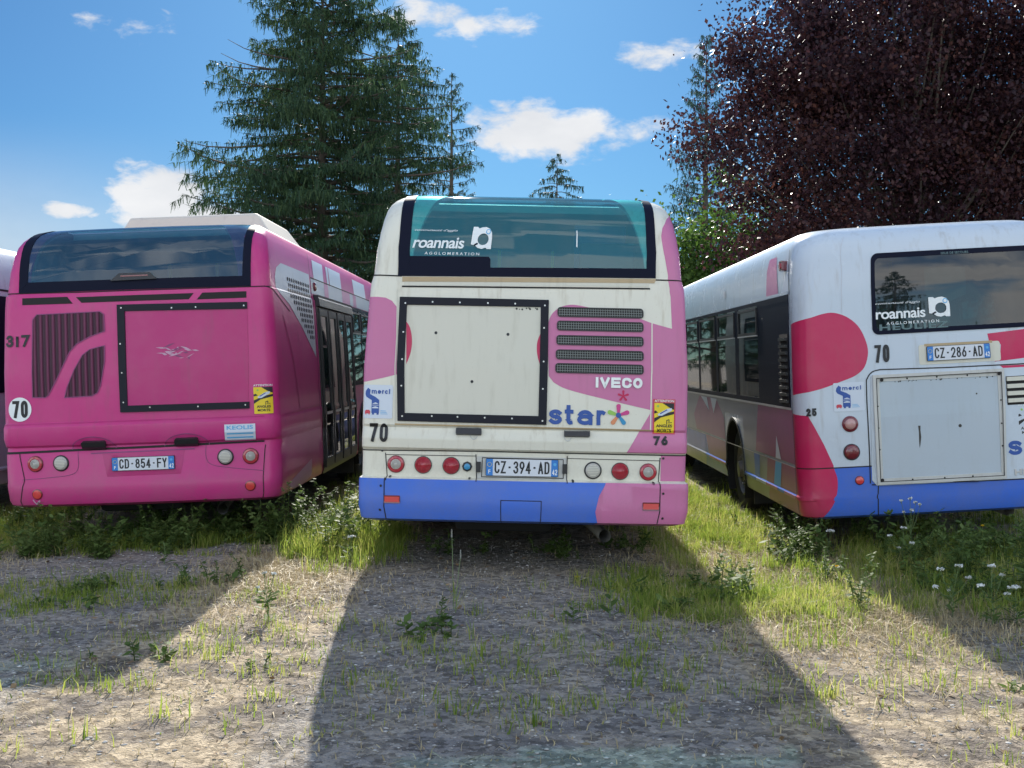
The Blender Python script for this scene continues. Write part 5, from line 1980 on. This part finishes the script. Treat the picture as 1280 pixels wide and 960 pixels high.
class Acc:
    def __init__(self):
        self.V, self.F, self.n = [], [], 0

    def add(self, V, F_):
        V = np.asarray(V, float)
        self.V.append(V)
        self.F.append(np.asarray(F_, int) + self.n)
        self.n += len(V)

    def quads(self, base, axis, width_dir, w0, w1):
        """many tapered quads: base (n,3), axis (n,3) full length vector, width_dir unit (n,3)"""
        n = len(base)
        V = np.empty((n, 4, 3))
        V[:, 0] = base - width_dir * w0[:, None]
        V[:, 1] = base + width_dir * w0[:, None]
        V[:, 2] = base + axis + width_dir * w1[:, None]
        V[:, 3] = base + axis - width_dir * w1[:, None]
        self.add(V.reshape(-1, 3), np.arange(4 * n).reshape(n, 4))

    def obj(self, name, mat, parent=None, smooth=False):
        return np_mesh(name, np.concatenate(self.V), np.concatenate(self.F), [mat], None, parent, smooth)


def tree_root(name, label, x, y, cat='tree', group=None):
    o = bpy.data.objects.new(name, None)
    col.objects.link(o)
    o.location = (x, y, 0)
    tag(o, label, cat, group)
    return o


def unit(v):
    return v / (np.linalg.norm(v, axis=-1, keepdims=True) + 1e-9)


def conifer(name, label, x, y, h, rb, seed, mat, nb=150, droop=.30, tip_up=.12, hang=.32, shoots=13, power=.8, z0=.06, wtuft=.015, step=.036):
    rg = np.random.default_rng(seed)
    root = tree_root(name, label, x, y)
    wood, fol = Acc(), Acc()
    tr = [(.05 * math.sin(z * .7) * (1 - z / h), .04 * math.cos(z * .9) * (1 - z / h), z) for z in np.linspace(-.1, h, 14)]
    V, F_ = tube_np(tr, [max(.012, .017 * h * (1 - i / 13.2)) for i in range(14)], 10)
    wood.add(V, F_)
    B, AX, W, W0, W1 = [], [], [], [], []
    for i in range(nb):
        t = z0 + (1 - z0) * ((i + rg.random()) / nb) ** .9
        L = rb * (1 - t) ** power * rg.uniform(.45, 1.15) + .12
        az = i * 2.39996 + rg.uniform(-.5, .5)
        d = np.array([math.cos(az), math.sin(az), 0])
        up = rg.uniform(-.05, .25) + .35 * t
        us = np.linspace(0, 1, 7)
        pts = np.array([d * (L * u) + np.array([0, 0, h * t + L * (up * u - droop * 1.6 * u ** 1.6 + tip_up * 1.7 * u ** 3.5)]) for u in us])
        V, F_ = tube_np(pts, [max(.006, .016 * L * (1 - u * .9)) for u in us], 4)
        wood.add(V, F_)

        def at(u):
            k = min(5, int(u * 6))
            f = u * 6 - k
            return pts[k] * (1 - f) + pts[k + 1] * f
        side = np.array([-d[1], d[0], 0])
        if rg.random() < .06:
            continue        # a dead bough: bare wood
        hang_b = hang * rg.uniform(.55, 1.25)
        lines = [(at(.35), at(1.0) - at(.35))]
        ns = max(3, int(shoots * (.4 + L / rb)))
        for k in range(ns):
            u = .14 + .84 * (k + rg.random()) / ns
            sl = (.10 + .42 * L * (1 - .75 * u)) * rg.uniform(.6, 1.15)
            sd_ = d * rg.uniform(.45, .9) + side * (1 if k % 2 else -1) * rg.uniform(.6, 1.0)
            v = unit(sd_) * sl
            v[2] -= sl * rg.uniform(.05, .45)
            lines.append((at(u), v))
        for p, v in lines:
            Lv = np.linalg.norm(v)
            n = max(2, int(Lv / step))
            q = rg.random(n)
            b0 = p + v * q[:, None]
            # hanging twigs with needles, two per station at random turn
            for rep in range(2):
                hl = hang_b * rg.uniform(.35, 1.25, n) * (1 if rep == 0 else .6)
                ax = np.stack([rg.normal(0, .28, n), rg.normal(0, .28, n), -np.ones(n)], 1)
                if rep:
                    ax = unit(v)[None, :] * .9 + rg.normal(0, .45, (n, 3)) + np.array([0, 0, -.25])
                ax = unit(ax) * hl[:, None]
                a = rg.uniform(0, PI, n)
                wd = np.stack([np.cos(a), np.sin(a), rg.normal(0, .25, n)], 1)
                wd = unit(wd)
                B.append(b0)
                AX.append(ax)
                W.append(wd)
                w = wtuft * rg.uniform(.45, 1.2, n)
                W0.append(w)
                W1.append(w * rg.uniform(.05, .9, n))
    B, AX, W, W0, W1 = map(np.concatenate, (B, AX, W, W0, W1))
    fol.quads(B, AX, W, W0, W1)
    wood.obj('trunk', BARK, root, True)
    fol.obj('crown', mat, root)
    return root


def broadleaf(name, label, x, y, h, rx, rz, zc, seed, mat, clumps=240, per=150, leaf=.085, spread=.48, low=0.0, ry=None):
    rg = np.random.default_rng(seed)
    root = tree_root(name, label, x, y)
    wood, fol = Acc(), Acc()
    ry = ry or rx
    C = []
    while len(C) < clumps:
        v = rg.normal(0, 1, 3)
        v /= np.linalg.norm(v)
        r_ = rg.random() ** .42
        nz = 1 + .28 * noise.noise((v[0] * 1.7 + seed, v[1] * 1.7, v[2] * 1.7)) + .16 * noise.noise((v[0] * 4 + seed, v[1] * 4, v[2] * 4))
        c = v * r_ * nz * np.array([rx, ry, rz]) + np.array([0, 0, zc])
        if c[2] > low:
            C.append(c)
    C = np.array(C)
    V, F_ = tube_np([(0, 0, -.1), (.05, .02, zc * .3), (.0, .08, zc * .7), (.05, 0, zc * 1.1), (0, 0, zc + rz * .6)], [.05 * h * .45, .04 * h * .45, .03 * h * .4, .02 * h * .35, .02], 10)
    wood.add(V, F_)
    for c in C[:: max(1, clumps // 90)]:
        z = max(low * .6 + .5, c[2] * .55)
        p0 = np.array([0, 0, z])
        m = p0 * .5 + c * .5 + np.array([0, 0, -.12 * np.linalg.norm(c - p0)]) + rg.normal(0, .12, 3)
        V, F_ = tube_np([p0, m, c], [.035 * rx / 3, .02 * rx / 3, .006], 5)
        wood.add(V, F_)
    n = clumps * per
    sc = rg.uniform(.55, 1.25, clumps) * spread
    cen = np.repeat(C, per, 0)
    pos = cen + rg.normal(0, 1, (n, 3)) * np.repeat(sc, per)[:, None] * np.array([1, 1, .72])
    L = leaf * rg.uniform(.6, 1.35, n)
    ax = unit(rg.normal(0, 1, (n, 3)) + np.array([0, 0, -.5])) * L[:, None] * 1.7
    wd = unit(np.cross(ax, rg.normal(0, 1, (n, 3))))
    V = np.empty((n, 4, 3))
    V[:, 0] = pos
    V[:, 1] = pos + ax * .5 + wd * (L * .55)[:, None]
    V[:, 2] = pos + ax
    V[:, 3] = pos + ax * .5 - wd * (L * .55)[:, None]
    fol.add(V.reshape(-1, 3), np.arange(4 * n).reshape(n, 4))
    wood.obj('trunk', BARK, root, True)
    fol.obj('crown', mat, root)
    return root


conifer('spruce_tree', 'tall dark spruce with drooping branches behind the magenta bus', -5.05, 33, 12.9, 6.1, 11, SPRUCE, 265, .32, .15, .27, 17, .62, .12)
conifer('spruce_tree', 'broad spruce filling the gap between the magenta and the white bus', -3.5, 38, 12.4, 4.1, 12, SPRUCE, 190, .30, .12, .25, 14, .65, .06)
conifer('cedar_tree', 'blue green cedar with flat sparse boughs over the white bus roof', -2.2, 45, 12.2, 3.0, 13, CEDAR, 80, .12, .10, .16, 14, .75, .10, .015, .04)
conifer('cedar_tree', 'small pointed conifer tip rising above the rear window of the middle bus', 1.82, 50, 10.1, 6.8, 14, CEDAR, 100, .50, .14, .24, 12, .9, .10, .022, .05)
conifer('cedar_tree', 'blue green conifer half hidden at the left of the plum tree', 6.75, 43, 13.0, 2.4, 15, CEDAR, 150, .10, .10, .2, 13, .7, .05, .016, .045)
broadleaf('plum_tree', 'large dark purple leaved tree above the right bus', 8.1, 25, 11, 4.7, 4.3, 6.7, 21, PLUM, 380, 400, .056, .41, 2.9, 3.6)
broadleaf('plum_tree', 'dark purple tree at the right edge, its crown touching the larger one', 13.6, 27, 11, 4.4, 4.6, 6.8, 22, PLUM, 260, 300, .064, .46, 2.6, 3.4)
broadleaf('green_tree', 'bright green leafy tree under the purple crown beside the middle bus', 5.5, 32, 6, 1.9, 2.5, 3.6, 23, GREEN, 130, 190, .075, .38, .6)
conifer('spruce_tree', 'lower green spruce between the leafy green tree and the right bus roof', 6.9, 31, 6.4, 1.9, 17, SPRUCE, 100, .28, .1, .28, 10, .75, .05)


# trees behind the viewer; the rear glass of the right bus mirrors them
conifer('spruce_tree', 'spruce mirrored in the left end of the right bus rear window', 10.6, -17, 10.5, 3.4, 61, SPRUCE, 110, .34, .16, .36, 10, .85, .06, .05, .14)
broadleaf('green_tree', 'low green tree mirrored along the bottom of the right bus rear window', 17.5, -26, 6, 4.0, 2.2, 3.2, 62, GREEN, 70, 120, .14, .55, .6)
broadleaf('green_tree', 'low green tree mirrored at the far end of the right bus rear window', 25, -28, 6, 4.0, 2.2, 3.0, 63, GREEN, 70, 120, .14, .55, .6)


# ------------------------------------------------------------------ ground cover
def field(n, sampler, hmin, hmax, w, seed, name, mat, label, cat, lean=.35, bend=.4):
    rg = np.random.default_rng(seed)
    P = sampler(rg, n)
    n = len(P)
    z = np.array([ground_h(p[0], p[1]) for p in P])
    base = np.column_stack([P[:, 0], P[:, 1], z - .01])
    H = rg.uniform(hmin, hmax, n) * P[:, 2]
    a = rg.uniform(0, 2 * PI, n)
    ln = np.abs(rg.normal(0, lean, n))
    d = np.column_stack([np.cos(a), np.sin(a), np.zeros(n)])
    m = base + d * (ln * H * .35)[:, None] + np.array([0, 0, 1]) * (H * .6)[:, None]
    tip = base + d * (H * (ln + bend * ln))[:, None] + np.array([0, 0, 1]) * (H * np.clip(1 - .35 * ln, .3, 1))[:, None]
    b = rg.uniform(0, PI, n)
    wd = np.column_stack([np.cos(b), np.sin(b), np.zeros(n)]) * (w * rg.uniform(.6, 1.4, n))[:, None]
    V = np.empty((n, 6, 3))
    V[:, 0], V[:, 1] = base - wd, base + wd
    V[:, 2], V[:, 3] = m + wd * .75, m - wd * .75
    V[:, 4], V[:, 5] = tip + wd * .1, tip - wd * .1
    k = np.arange(n)[:, None] * 6
    F_ = np.concatenate([k + np.array([0, 1, 2, 3]), k + np.array([3, 2, 4, 5])])
    o = np_mesh(name, V.reshape(-1, 3), F_, [mat])
    tag(o, label, cat, None, 'stuff')
    return o


def zones(specs):
    """specs: (share, cx, cy, rx, ry, height factor, clumpiness) ellipses or boxes; returns a sampler"""
    def f(rg, n):
        out = []
        tot = sum(s[0] for s in specs)
        for sh, cx, cy, rx, ry, hf, cl in specs:
            k = int(n * sh / tot)
            if cl:
                nc = max(4, int(k / cl))
                c = np.column_stack([cx + np.clip(rg.normal(0, .6, nc), -2.6, 2.6) * rx, cy + np.clip(rg.normal(0, .6, nc), -2.6, 2.6) * ry])
                i = rg.integers(0, nc, k)
                sz = rg.uniform(.03, .11, nc)[i]
                hh = rg.uniform(.5, 1.25, nc)[i]
                p = c[i] + rg.normal(0, 1, (k, 2)) * sz[:, None]
                out.append(np.column_stack([p, hf * hh]))
            else:
                p = np.column_stack([cx + np.clip(rg.normal(0, .65, k), -2.6, 2.6) * rx, cy + np.clip(rg.normal(0, .65, k), -2.6, 2.6) * ry])
                out.append(np.column_stack([p, np.full(k, hf)]))
        return np.concatenate(out)
    return f


# share, cx, cy, rx, ry, height factor, blades per clump
field(130000, zones([
    (20, 1.95, 12.6, .62, 2.5, 1.0, 55), (10, 2.0, 17.5, .7, 3.4, 1.1, 60), (5, 1.95, 8.5, .42, .55, .8, 40),
    (11, -1.52, 10.9, .36, .95, 1.35, 60), (6, -1.6, 15.5, .45, 3.5, 1.0, 60),
    (5, 1.15, 8.7, .42, .75, .75, 45), (3, -3.1, 8.6, 1.0, .6, .6, 25), (3, -4.9, 12.5, .4, 2.5, 1.0, 50), (5, -5.3, 14, .4, 3, 1.0, 50),
    (12, 3.7, 10.0, 1.3, 1.6, 1.0, 55), (8, 4.2, 8.4, 1.1, .6, 1.0, 55), (7, -3.3, 11.3, 1.3, .6, .8, 50),
    (6, 0, 6.6, 5.5, 1.6, .6, 16), (10, 0, 26, 14, 5, 1.5, 60), (9, 5.3, 14.5, .6, 4, 1.2, 60)]),
    .05, .19, .0032, 31, 'grass', GRASSM, 'green and yellowing grass growing in tufts between the buses', 'grass')
field(60000, zones([
    (14, 2.0, 9.3, .75, 1.7, 1.0, 0), (9, 2.0, 12.5, .65, 2.6, 1.2, 30), (6, -1.75, 9.4, .5, 1.3, .8, 0), (5, -4.9, 10.2, .7, 2.2, .9, 0),
    (6, 2.9, 8.2, .9, .8, .8, 0), (6, 0, 8.5, 5, 1.6, .5, 0), (6, 0, 6.2, 4.5, 1.3, .5, 0), (7, 5.6, 16, .7, 5, 1.6, 40), (5, -1.6, 14, .5, 4, 1, 30)]),
    .03, .12, .003, 32, 'straw', STRAWM, 'dry straw litter lying over the stony ground', 'straw', 1.6, .2)


def weeds(n, sampler, hmin, hmax, leaf, seed, name, mat, label, cat):
    """low leafy weeds: stems carrying pairs of small leaves"""
    rg = np.random.default_rng(seed)
    P = sampler(rg, n)
    ac = Acc()
    for x, y, hf in P:
        H = rg.uniform(hmin, hmax) * hf
        z = ground_h(x, y)
        lean = rg.normal(0, .34, 2)
        big = rg.uniform(.55, 1.6)
        tap = rg.uniform(.0, .75)
        k = int(4 + H / (.026 * big))
        t = (np.arange(k) + .5) / k
        st = np.column_stack([x + lean[0] * H * t ** 1.5, y + lean[1] * H * t ** 1.5, z + H * t])
        V, F_ = tube_np([st[0] - [0, 0, .04], st[k // 2], st[-1]], [.004, .003, .0015], 4)
        ac.add(V, F_)
        for rep in range(3):
            a = rg.uniform(0, 2 * PI, k)
            L = leaf * big * rg.uniform(.45, 1.35, k) * (1.1 - tap * t)
            ax = unit(np.column_stack([np.cos(a), np.sin(a), rg.uniform(-.6, .8, k)])) * L[:, None]
            wd = unit(np.cross(ax, [0, 0, 1.0] + rg.normal(0, .3, (k, 3))))
            V = np.empty((k, 4, 3))
            V[:, 0] = st
            V[:, 1] = st + ax * .5 + wd * (L * .24)[:, None]
            V[:, 2] = st + ax
            V[:, 3] = st + ax * .5 - wd * (L * .24)[:, None]
            ac.add(V.reshape(-1, 3), np.arange(4 * k).reshape(k, 4))
    o = ac.obj(name, mat)
    tag(o, label, cat, None, 'stuff')
    return o


weeds(1050, zones([
    (38, -3.0, 11.2, 1.5, .8, 1.0, 8), (12, -1.75, 11.2, .42, 1.0, 1.15, 8), (22, 3.6, 10.2, 1.0, .9, .95, 8), (16, 4.1, 8.6, 1.0, .7, .85, 8),
    (8, 2.5, 11.2, .25, 1.2, .9, 6), (5, 1.25, 9.0, .35, .8, .6, 6), (3, -3.0, 8.7, 1.0, .6, .45, 4), (5, .3, 10.8, 1.3, .5, .5, 4), (2.5, 0, 6.8, 4.5, 1.2, .4, 3), (6, -5, 13, .5, 3, .9, 8)]),
    .12, .42, .055, 41, 'weeds', WEEDM, 'leafy weeds in a tangle under and before the parked buses', 'weeds')


def dead_leaves(n, seed):
    rg = np.random.default_rng(seed)
    x = rg.uniform(-5.5, 5.5, n)
    y = 5 + 9 * rg.random(n)
    z = np.array([ground_h(a, b) for a, b in zip(x, y)]) + rg.uniform(.006, .02, n)
    a = rg.uniform(0, 2 * PI, n)
    L = rg.uniform(.018, .05, n)
    ax = np.column_stack([np.cos(a), np.sin(a), rg.normal(0, .25, n)]) * L[:, None]
    wd = np.column_stack([-np.sin(a), np.cos(a), rg.normal(0, .35, n)]) * (L * .3)[:, None]
    p = np.column_stack([x, y, z])
    V = np.stack([p - ax * .5, p + wd, p + ax * .5, p - wd], 1).reshape(-1, 3)
    m = leaf_mat('dead_leaf', [(.10, .06, .035), (.22, .14, .08), (.40, .28, .15)], .15, .7, .2, 3)
    o = np_mesh('leaf_litter', V, np.arange(4 * n).reshape(n, 4), [m])
    tag(o, 'brown dead leaves strewn thinly over the gravel', 'leaf litter', None, 'stuff')


dead_leaves(1500, 77)


def stones(n, seed):
    rg = np.random.default_rng(seed)
    ico = np.array([(0, 0, 1), (.9, 0, .3), (.28, .85, .3), (-.72, .53, .3), (-.72, -.53, .3), (.28, -.85, .3), (0, 0, -.4)])
    fc = np.array([(0, 1, 2), (0, 2, 3), (0, 3, 4), (0, 4, 5), (0, 5, 1), (6, 2, 1), (6, 3, 2), (6, 4, 3), (6, 5, 4), (6, 1, 5)])
    P = np.column_stack([rg.uniform(-5.5, 5.5, n), 5 + 6.5 * rg.random(n) ** .9])
    V, F_ = [], []
    for i, (x, y) in enumerate(P):
        s = .0035 + .011 * rg.random() ** 4
        q = ico * s * rg.uniform(.7, 1.3, 3) * np.array([1.2, 1, .5])
        a = rg.uniform(0, 2 * PI)
        c, sn = math.cos(a), math.sin(a)
        V.append(np.column_stack([x + q[:, 0] * c - q[:, 1] * sn, y + q[:, 0] * sn + q[:, 1] * c, ground_h(x, y) + q[:, 2] * 1.0]))
        F_.append(fc + 7 * i)
    o = np_mesh('gravel', np.concatenate(V), np.concatenate(F_), [STONEM], None, None, False)
    tag(o, 'loose gravel scattered over the ground', 'gravel', None, 'stuff')


stones(26000, 51)


# ------------------------------------------------------------------ single plants
def ground_px(px, py):
    d = CAM_M.to_3x3() @ Vector(((px - CX) / FPX, (CY - py) / FPX, -1))
    t = -CAM_H / d.z
    for _ in range(4):
        x, y = d.x * t, d.y * t
        t = (ground_h(x, y) - CAM_H) / d.z
    return d.x * t, d.y * t


def stem_obj(root, pts, r0, r1, mat, name='stem'):
    V, F_ = tube_np(pts, np.linspace(r0, r1, len(pts)), 5)
    return np_mesh(name, V, F_, [mat], None, root, True)


def umbel(name, label, px, py, heads, seed, leaves=True, group='white umbel flowers'):
    """wild carrot: forked stem, lacy flat white flower heads; heads = [(dx, height, radius)]"""
    rg = np.random.default_rng(seed)
    x, y = ground_px(px, py)
    root = tree_root(name, label, x, y, 'flower', group)
    root.location.z = ground_h(x, y)
    hmax = max(h for _, h, _ in heads)
    stem = Acc()
    V, F_ = tube_np([(0, 0, -.03), (.01, 0, hmax * .3), (0, .01, hmax * .45)], [.004, .0035, .003], 5)
    stem.add(V, F_)
    for dx, h, r_ in heads:
        yy = rg.uniform(-.06, .06)
        p0 = np.array([.0, .005, hmax * .42 if h > hmax * .5 else h * .5])
        p2 = np.array([dx, yy, h])
        p1 = p0 * .45 + p2 * .55 + np.array([0, 0, -.02])
        V, F_ = tube_np([p0, p1, p2], [.0026, .002, .0016], 4)
        stem.add(V, F_)
        fl = Acc()
        r_ = r_ * .8
        n = max(14, int(58 * (r_ / .03)))
        rr, a = r_ * np.sqrt(rg.random(n)), rg.uniform(0, 2 * PI, n)
        c = np.column_stack([dx + rr * np.cos(a), yy + rr * np.sin(a), h + .012 - .25 * rr ** 2 / r_ + rg.normal(0, .002, n)])
        s = .0055
        b = rg.uniform(0, PI, n)
        u = np.column_stack([np.cos(b), np.sin(b), rg.normal(0, .5, n)]) * s
        w = np.column_stack([-np.sin(b), np.cos(b), rg.normal(0, .5, n)]) * s
        V = np.stack([c - u - w, c + u - w, c + u + w, c - u + w], 1)
        fl.add(V.reshape(-1, 3), np.arange(4 * n).reshape(n, 4))
        for k in range(9):
            aa = 2 * PI * k / 9
            q = np.array([dx + .6 * r_ * math.cos(aa), yy + .6 * r_ * math.sin(aa), h + .004])
            V, F_ = tube_np([p2 - [0, 0, .02], q], [.0008, .0008], 3)
            stem.add(V, F_)
        fl.obj('flower_head', PETALW, root)
    stem.obj('stem', STEMM, root, True)
    if leaves:
        lv = Acc()
        n = 46
        t = rg.random(n) * .7
        st = np.column_stack([rg.normal(0, .01, n), rg.normal(0, .01, n), t * hmax])
        a = rg.uniform(0, 2 * PI, n)
        L = rg.uniform(.03, .09, n)
        ax = unit(np.column_stack([np.cos(a), np.sin(a), rg.uniform(-.1, .8, n)])) * L[:, None]
        wd = unit(np.cross(ax, [0, 0, 1.0] + rg.normal(0, .3, (n, 3))))
        lv.quads(st, ax, wd, L * .04, L * .16)
        lv.obj('leaves', WEEDM, root)
    return root


umbel('wild_carrot', 'large single white umbel beside the crimson corner of the right bus', 1034, 702, [(.03, .26, .05)], 1)
umbel('wild_carrot', 'many headed white flowers standing before the blue bumper of the right bus', 1138, 700, [(-.09, .50, .016), (-.02, .52, .018), (.05, .48, .02), (.09, .46, .016), (0, .42, .02), (-.06, .40, .014)], 2)
umbel('wild_carrot', 'loose white umbels among weeds halfway along the shadow edge', 1128, 716, [(-.12, .30, .025), (.0, .36, .028), (.06, .24, .025), (-.04, .20, .02)], 3)
umbel('wild_carrot', 'cluster of white flower heads in shade, left of the foreground clump', 1190, 775, [(-.06, .32, .026), (.02, .36, .03), (.09, .28, .026), (-.12, .22, .024), (.0, .18, .02)], 4)
umbel('wild_carrot', 'tall white flowers at the lower right with a bent stem', 1240, 785, [(.01, .38, .028), (-.09, .27, .03), (.1, .26, .03), (.06, .33, .02)], 5)
umbel('wild_carrot', 'short white umbel nearest the right edge of the ground', 1270, 782, [(.0, .24, .035), (-.07, .2, .024)], 6)
umbel('wild_carrot', 'slender white flowered stalk in front of the magenta bus shadow', 334, 778, [(-.02, .30, .016), (.03, .29, .018), (-.05, .22, .012)], 7)
umbel('wild_carrot', 'single white umbel in the sunny grass left of the white bus', 437, 705, [(.02, .22, .04)], 8)
umbel('wild_carrot', 'white flowers by the rear wheel of the right bus', 938, 640, [(-.06, .32, .03), (.05, .28, .03)], 9)


def dandelion(label, px, py, h, seed):
    rg = np.random.default_rng(seed)
    x, y = ground_px(px, py)
    root = tree_root('dandelion', label, x, y, 'flower', 'yellow dandelions')
    root.location.z = ground_h(x, y)
    stem_obj(root, [(0, 0, -.02), (.01, 0, h * .5), (0, 0, h)], .003, .002, STEMM)
    fl = Acc()
    n = 40
    a = rg.uniform(0, 2 * PI, n)
    ax = np.column_stack([np.cos(a), np.sin(a), rg.uniform(.1, 1.2, n)])
    ax = unit(ax) * .020
    fl.quads(np.tile([[0, 0, h]], (n, 1)), ax, unit(np.cross(ax, [0, 0, 1.0])), np.full(n, .0015), np.full(n, .0035))
    fl.obj('flower_head', PETALY, root)
    lv = Acc()
    n = 9
    a = rg.uniform(0, 2 * PI, n)
    ax = unit(np.column_stack([np.cos(a), np.sin(a), rg.uniform(.15, .5, n)])) * rg.uniform(.06, .12, n)[:, None]
    lv.quads(np.zeros((n, 3)), ax, unit(np.cross(ax, [0, 0, 1.0])), np.full(n, .006), np.full(n, .010))
    lv.obj('leaves', WEEDM, root)


dandelion('yellow dandelion in the sunlit strip left of the right bus shadow', 1046, 728, .12, 1)
dandelion('low yellow dandelion in the shade before the middle bus', 722, 727, .03, 2)
dandelion('yellow dandelion among the weeds below the right bus panel', 1228, 690, .22, 3)


def seed_stalk(label, px, py, h, lean, seed):
    x, y = ground_px(px, py)
    root = tree_root('grass_stalk', label, x, y, 'plant', 'seeding grass stalks')
    root.location.z = ground_h(x, y)
    pts = [(0, 0, -.02), (lean * .3, 0, h * .4), (lean * .7, .01, h * .8), (lean, .01, h)]
    stem_obj(root, pts, .003, .0018, STEMM)
    rg = np.random.default_rng(seed)
    n = 90
    t = rg.random(n)
    c = np.column_stack([np.full(n, lean), np.full(n, .01), h - .005 + t * .055])
    a = rg.uniform(0, 2 * PI, n)
    ax = unit(np.column_stack([np.cos(a), np.sin(a), np.full(n, .9)])) * (.012 * (1 - .5 * t))[:, None]
    hd = Acc()
    hd.quads(c, ax, unit(np.cross(ax, [0, 0, 1.0])), np.full(n, .002), np.full(n, .001))
    hd.obj('seed_head', SEEDH, root)
    b = Acc()
    n = 5
    a = rg.uniform(0, 2 * PI, n)
    ax = unit(np.column_stack([np.cos(a), np.sin(a), np.full(n, 1.3)])) * rg.uniform(.08, .2, n)[:, None]
    b.quads(np.column_stack([np.zeros(n), np.zeros(n), rg.random(n) * h * .3]), ax, unit(np.cross(ax, [0, 0, 1.0])), np.full(n, .003), np.full(n, .001))
    b.obj('leaves', GRASSM, root)


seed_stalk('tall thin grass stalk with pale seed head before the blue bumper', 567, 762, .48, -.012, 1)
seed_stalk('shorter curved seed stalk just right of the tallest one', 569, 766, .36, .035, 2)
seed_stalk('tall green stalk in the sunny grass between the middle and right bus', 899, 676, .42, -.01, 3)


def leafy(label, px, py, h, n, leaf, seed, mat=None, sm=None):
    rg = np.random.default_rng(seed)
    x, y = ground_px(px, py)
    root = tree_root('leafy_weed', label, x, y, 'plant', 'leafy weeds standing alone')
    root.location.z = ground_h(x, y)
    stem_obj(root, [(0, 0, -.02), (.01, .0, h * .5), (-.005, .01, h)], .004, .002, sm or STEMM)
    t = (np.arange(n) + .3) / n
    L = leaf * (1.1 - .7 * t) * rg.uniform(.8, 1.2, n)
    a = np.arange(n) * 2.4 + rg.uniform(-.3, .3, n)
    ax = unit(np.column_stack([np.cos(a), np.sin(a), rg.uniform(.2, .9, n)])) * L[:, None]
    wd = unit(np.cross(ax, [0, 0, 1.0]))
    st = np.column_stack([np.zeros(n), np.zeros(n), t * h])
    V = np.empty((n, 6, 3))
    dz = np.array([0, 0, 1.0])
    V[:, 0] = st
    V[:, 1] = st + ax * .4 + wd * (L * .2)[:, None]
    V[:, 2] = st + ax * .75 + wd * (L * .13)[:, None] - dz * (L * .08)[:, None]
    V[:, 3] = st + ax - dz * (L * .25)[:, None]
    V[:, 4] = st + ax * .75 - wd * (L * .13)[:, None] - dz * (L * .08)[:, None]
    V[:, 5] = st + ax * .4 - wd * (L * .2)[:, None]
    k = np.arange(n)[:, None] * 6
    np_mesh('leaves', V.reshape(-1, 3), np.concatenate([k + np.array([0, 1, 2, 5]), k + np.array([5, 2, 3, 4])])[:, :], [mat or WEEDM], None, root)


leafy('upright leafy weed in shade right of centre before the middle bus', 762, 772, .30, 16, .10, 1)
leafy('low wide leafy weed left of the upright one in the gravel', 716, 776, .12, 12, .11, 2)
leafy('small leafy weed at the right end of the middle bus shadow', 830, 745, .16, 14, .09, 3)
leafy('bushy leafy weed at the front left corner of the magenta bus shadow', 205, 705, .18, 14, .09, 4)
leafy('dry reddish stalk with withered leaves at the right bus corner', 1020, 690, .36, 12, .07, 5, STRAWM, DRYSTEM)

x_, y_ = ground_px(836, 722)
V_, F_ = tube_np([(-.16, .02, .012), (-.05, .0, .018), (.06, -.01, .014), (.17, -.035, .012)], [.006, .0075, .006, .004], 6)
tw = np_mesh('twig', V_, F_, [BARK], None, None, True)
tw.location = (x_, y_, ground_h(x_, y_))
tag(tw, 'dark bare twig lying on the gravel right of the middle bus', 'twig')
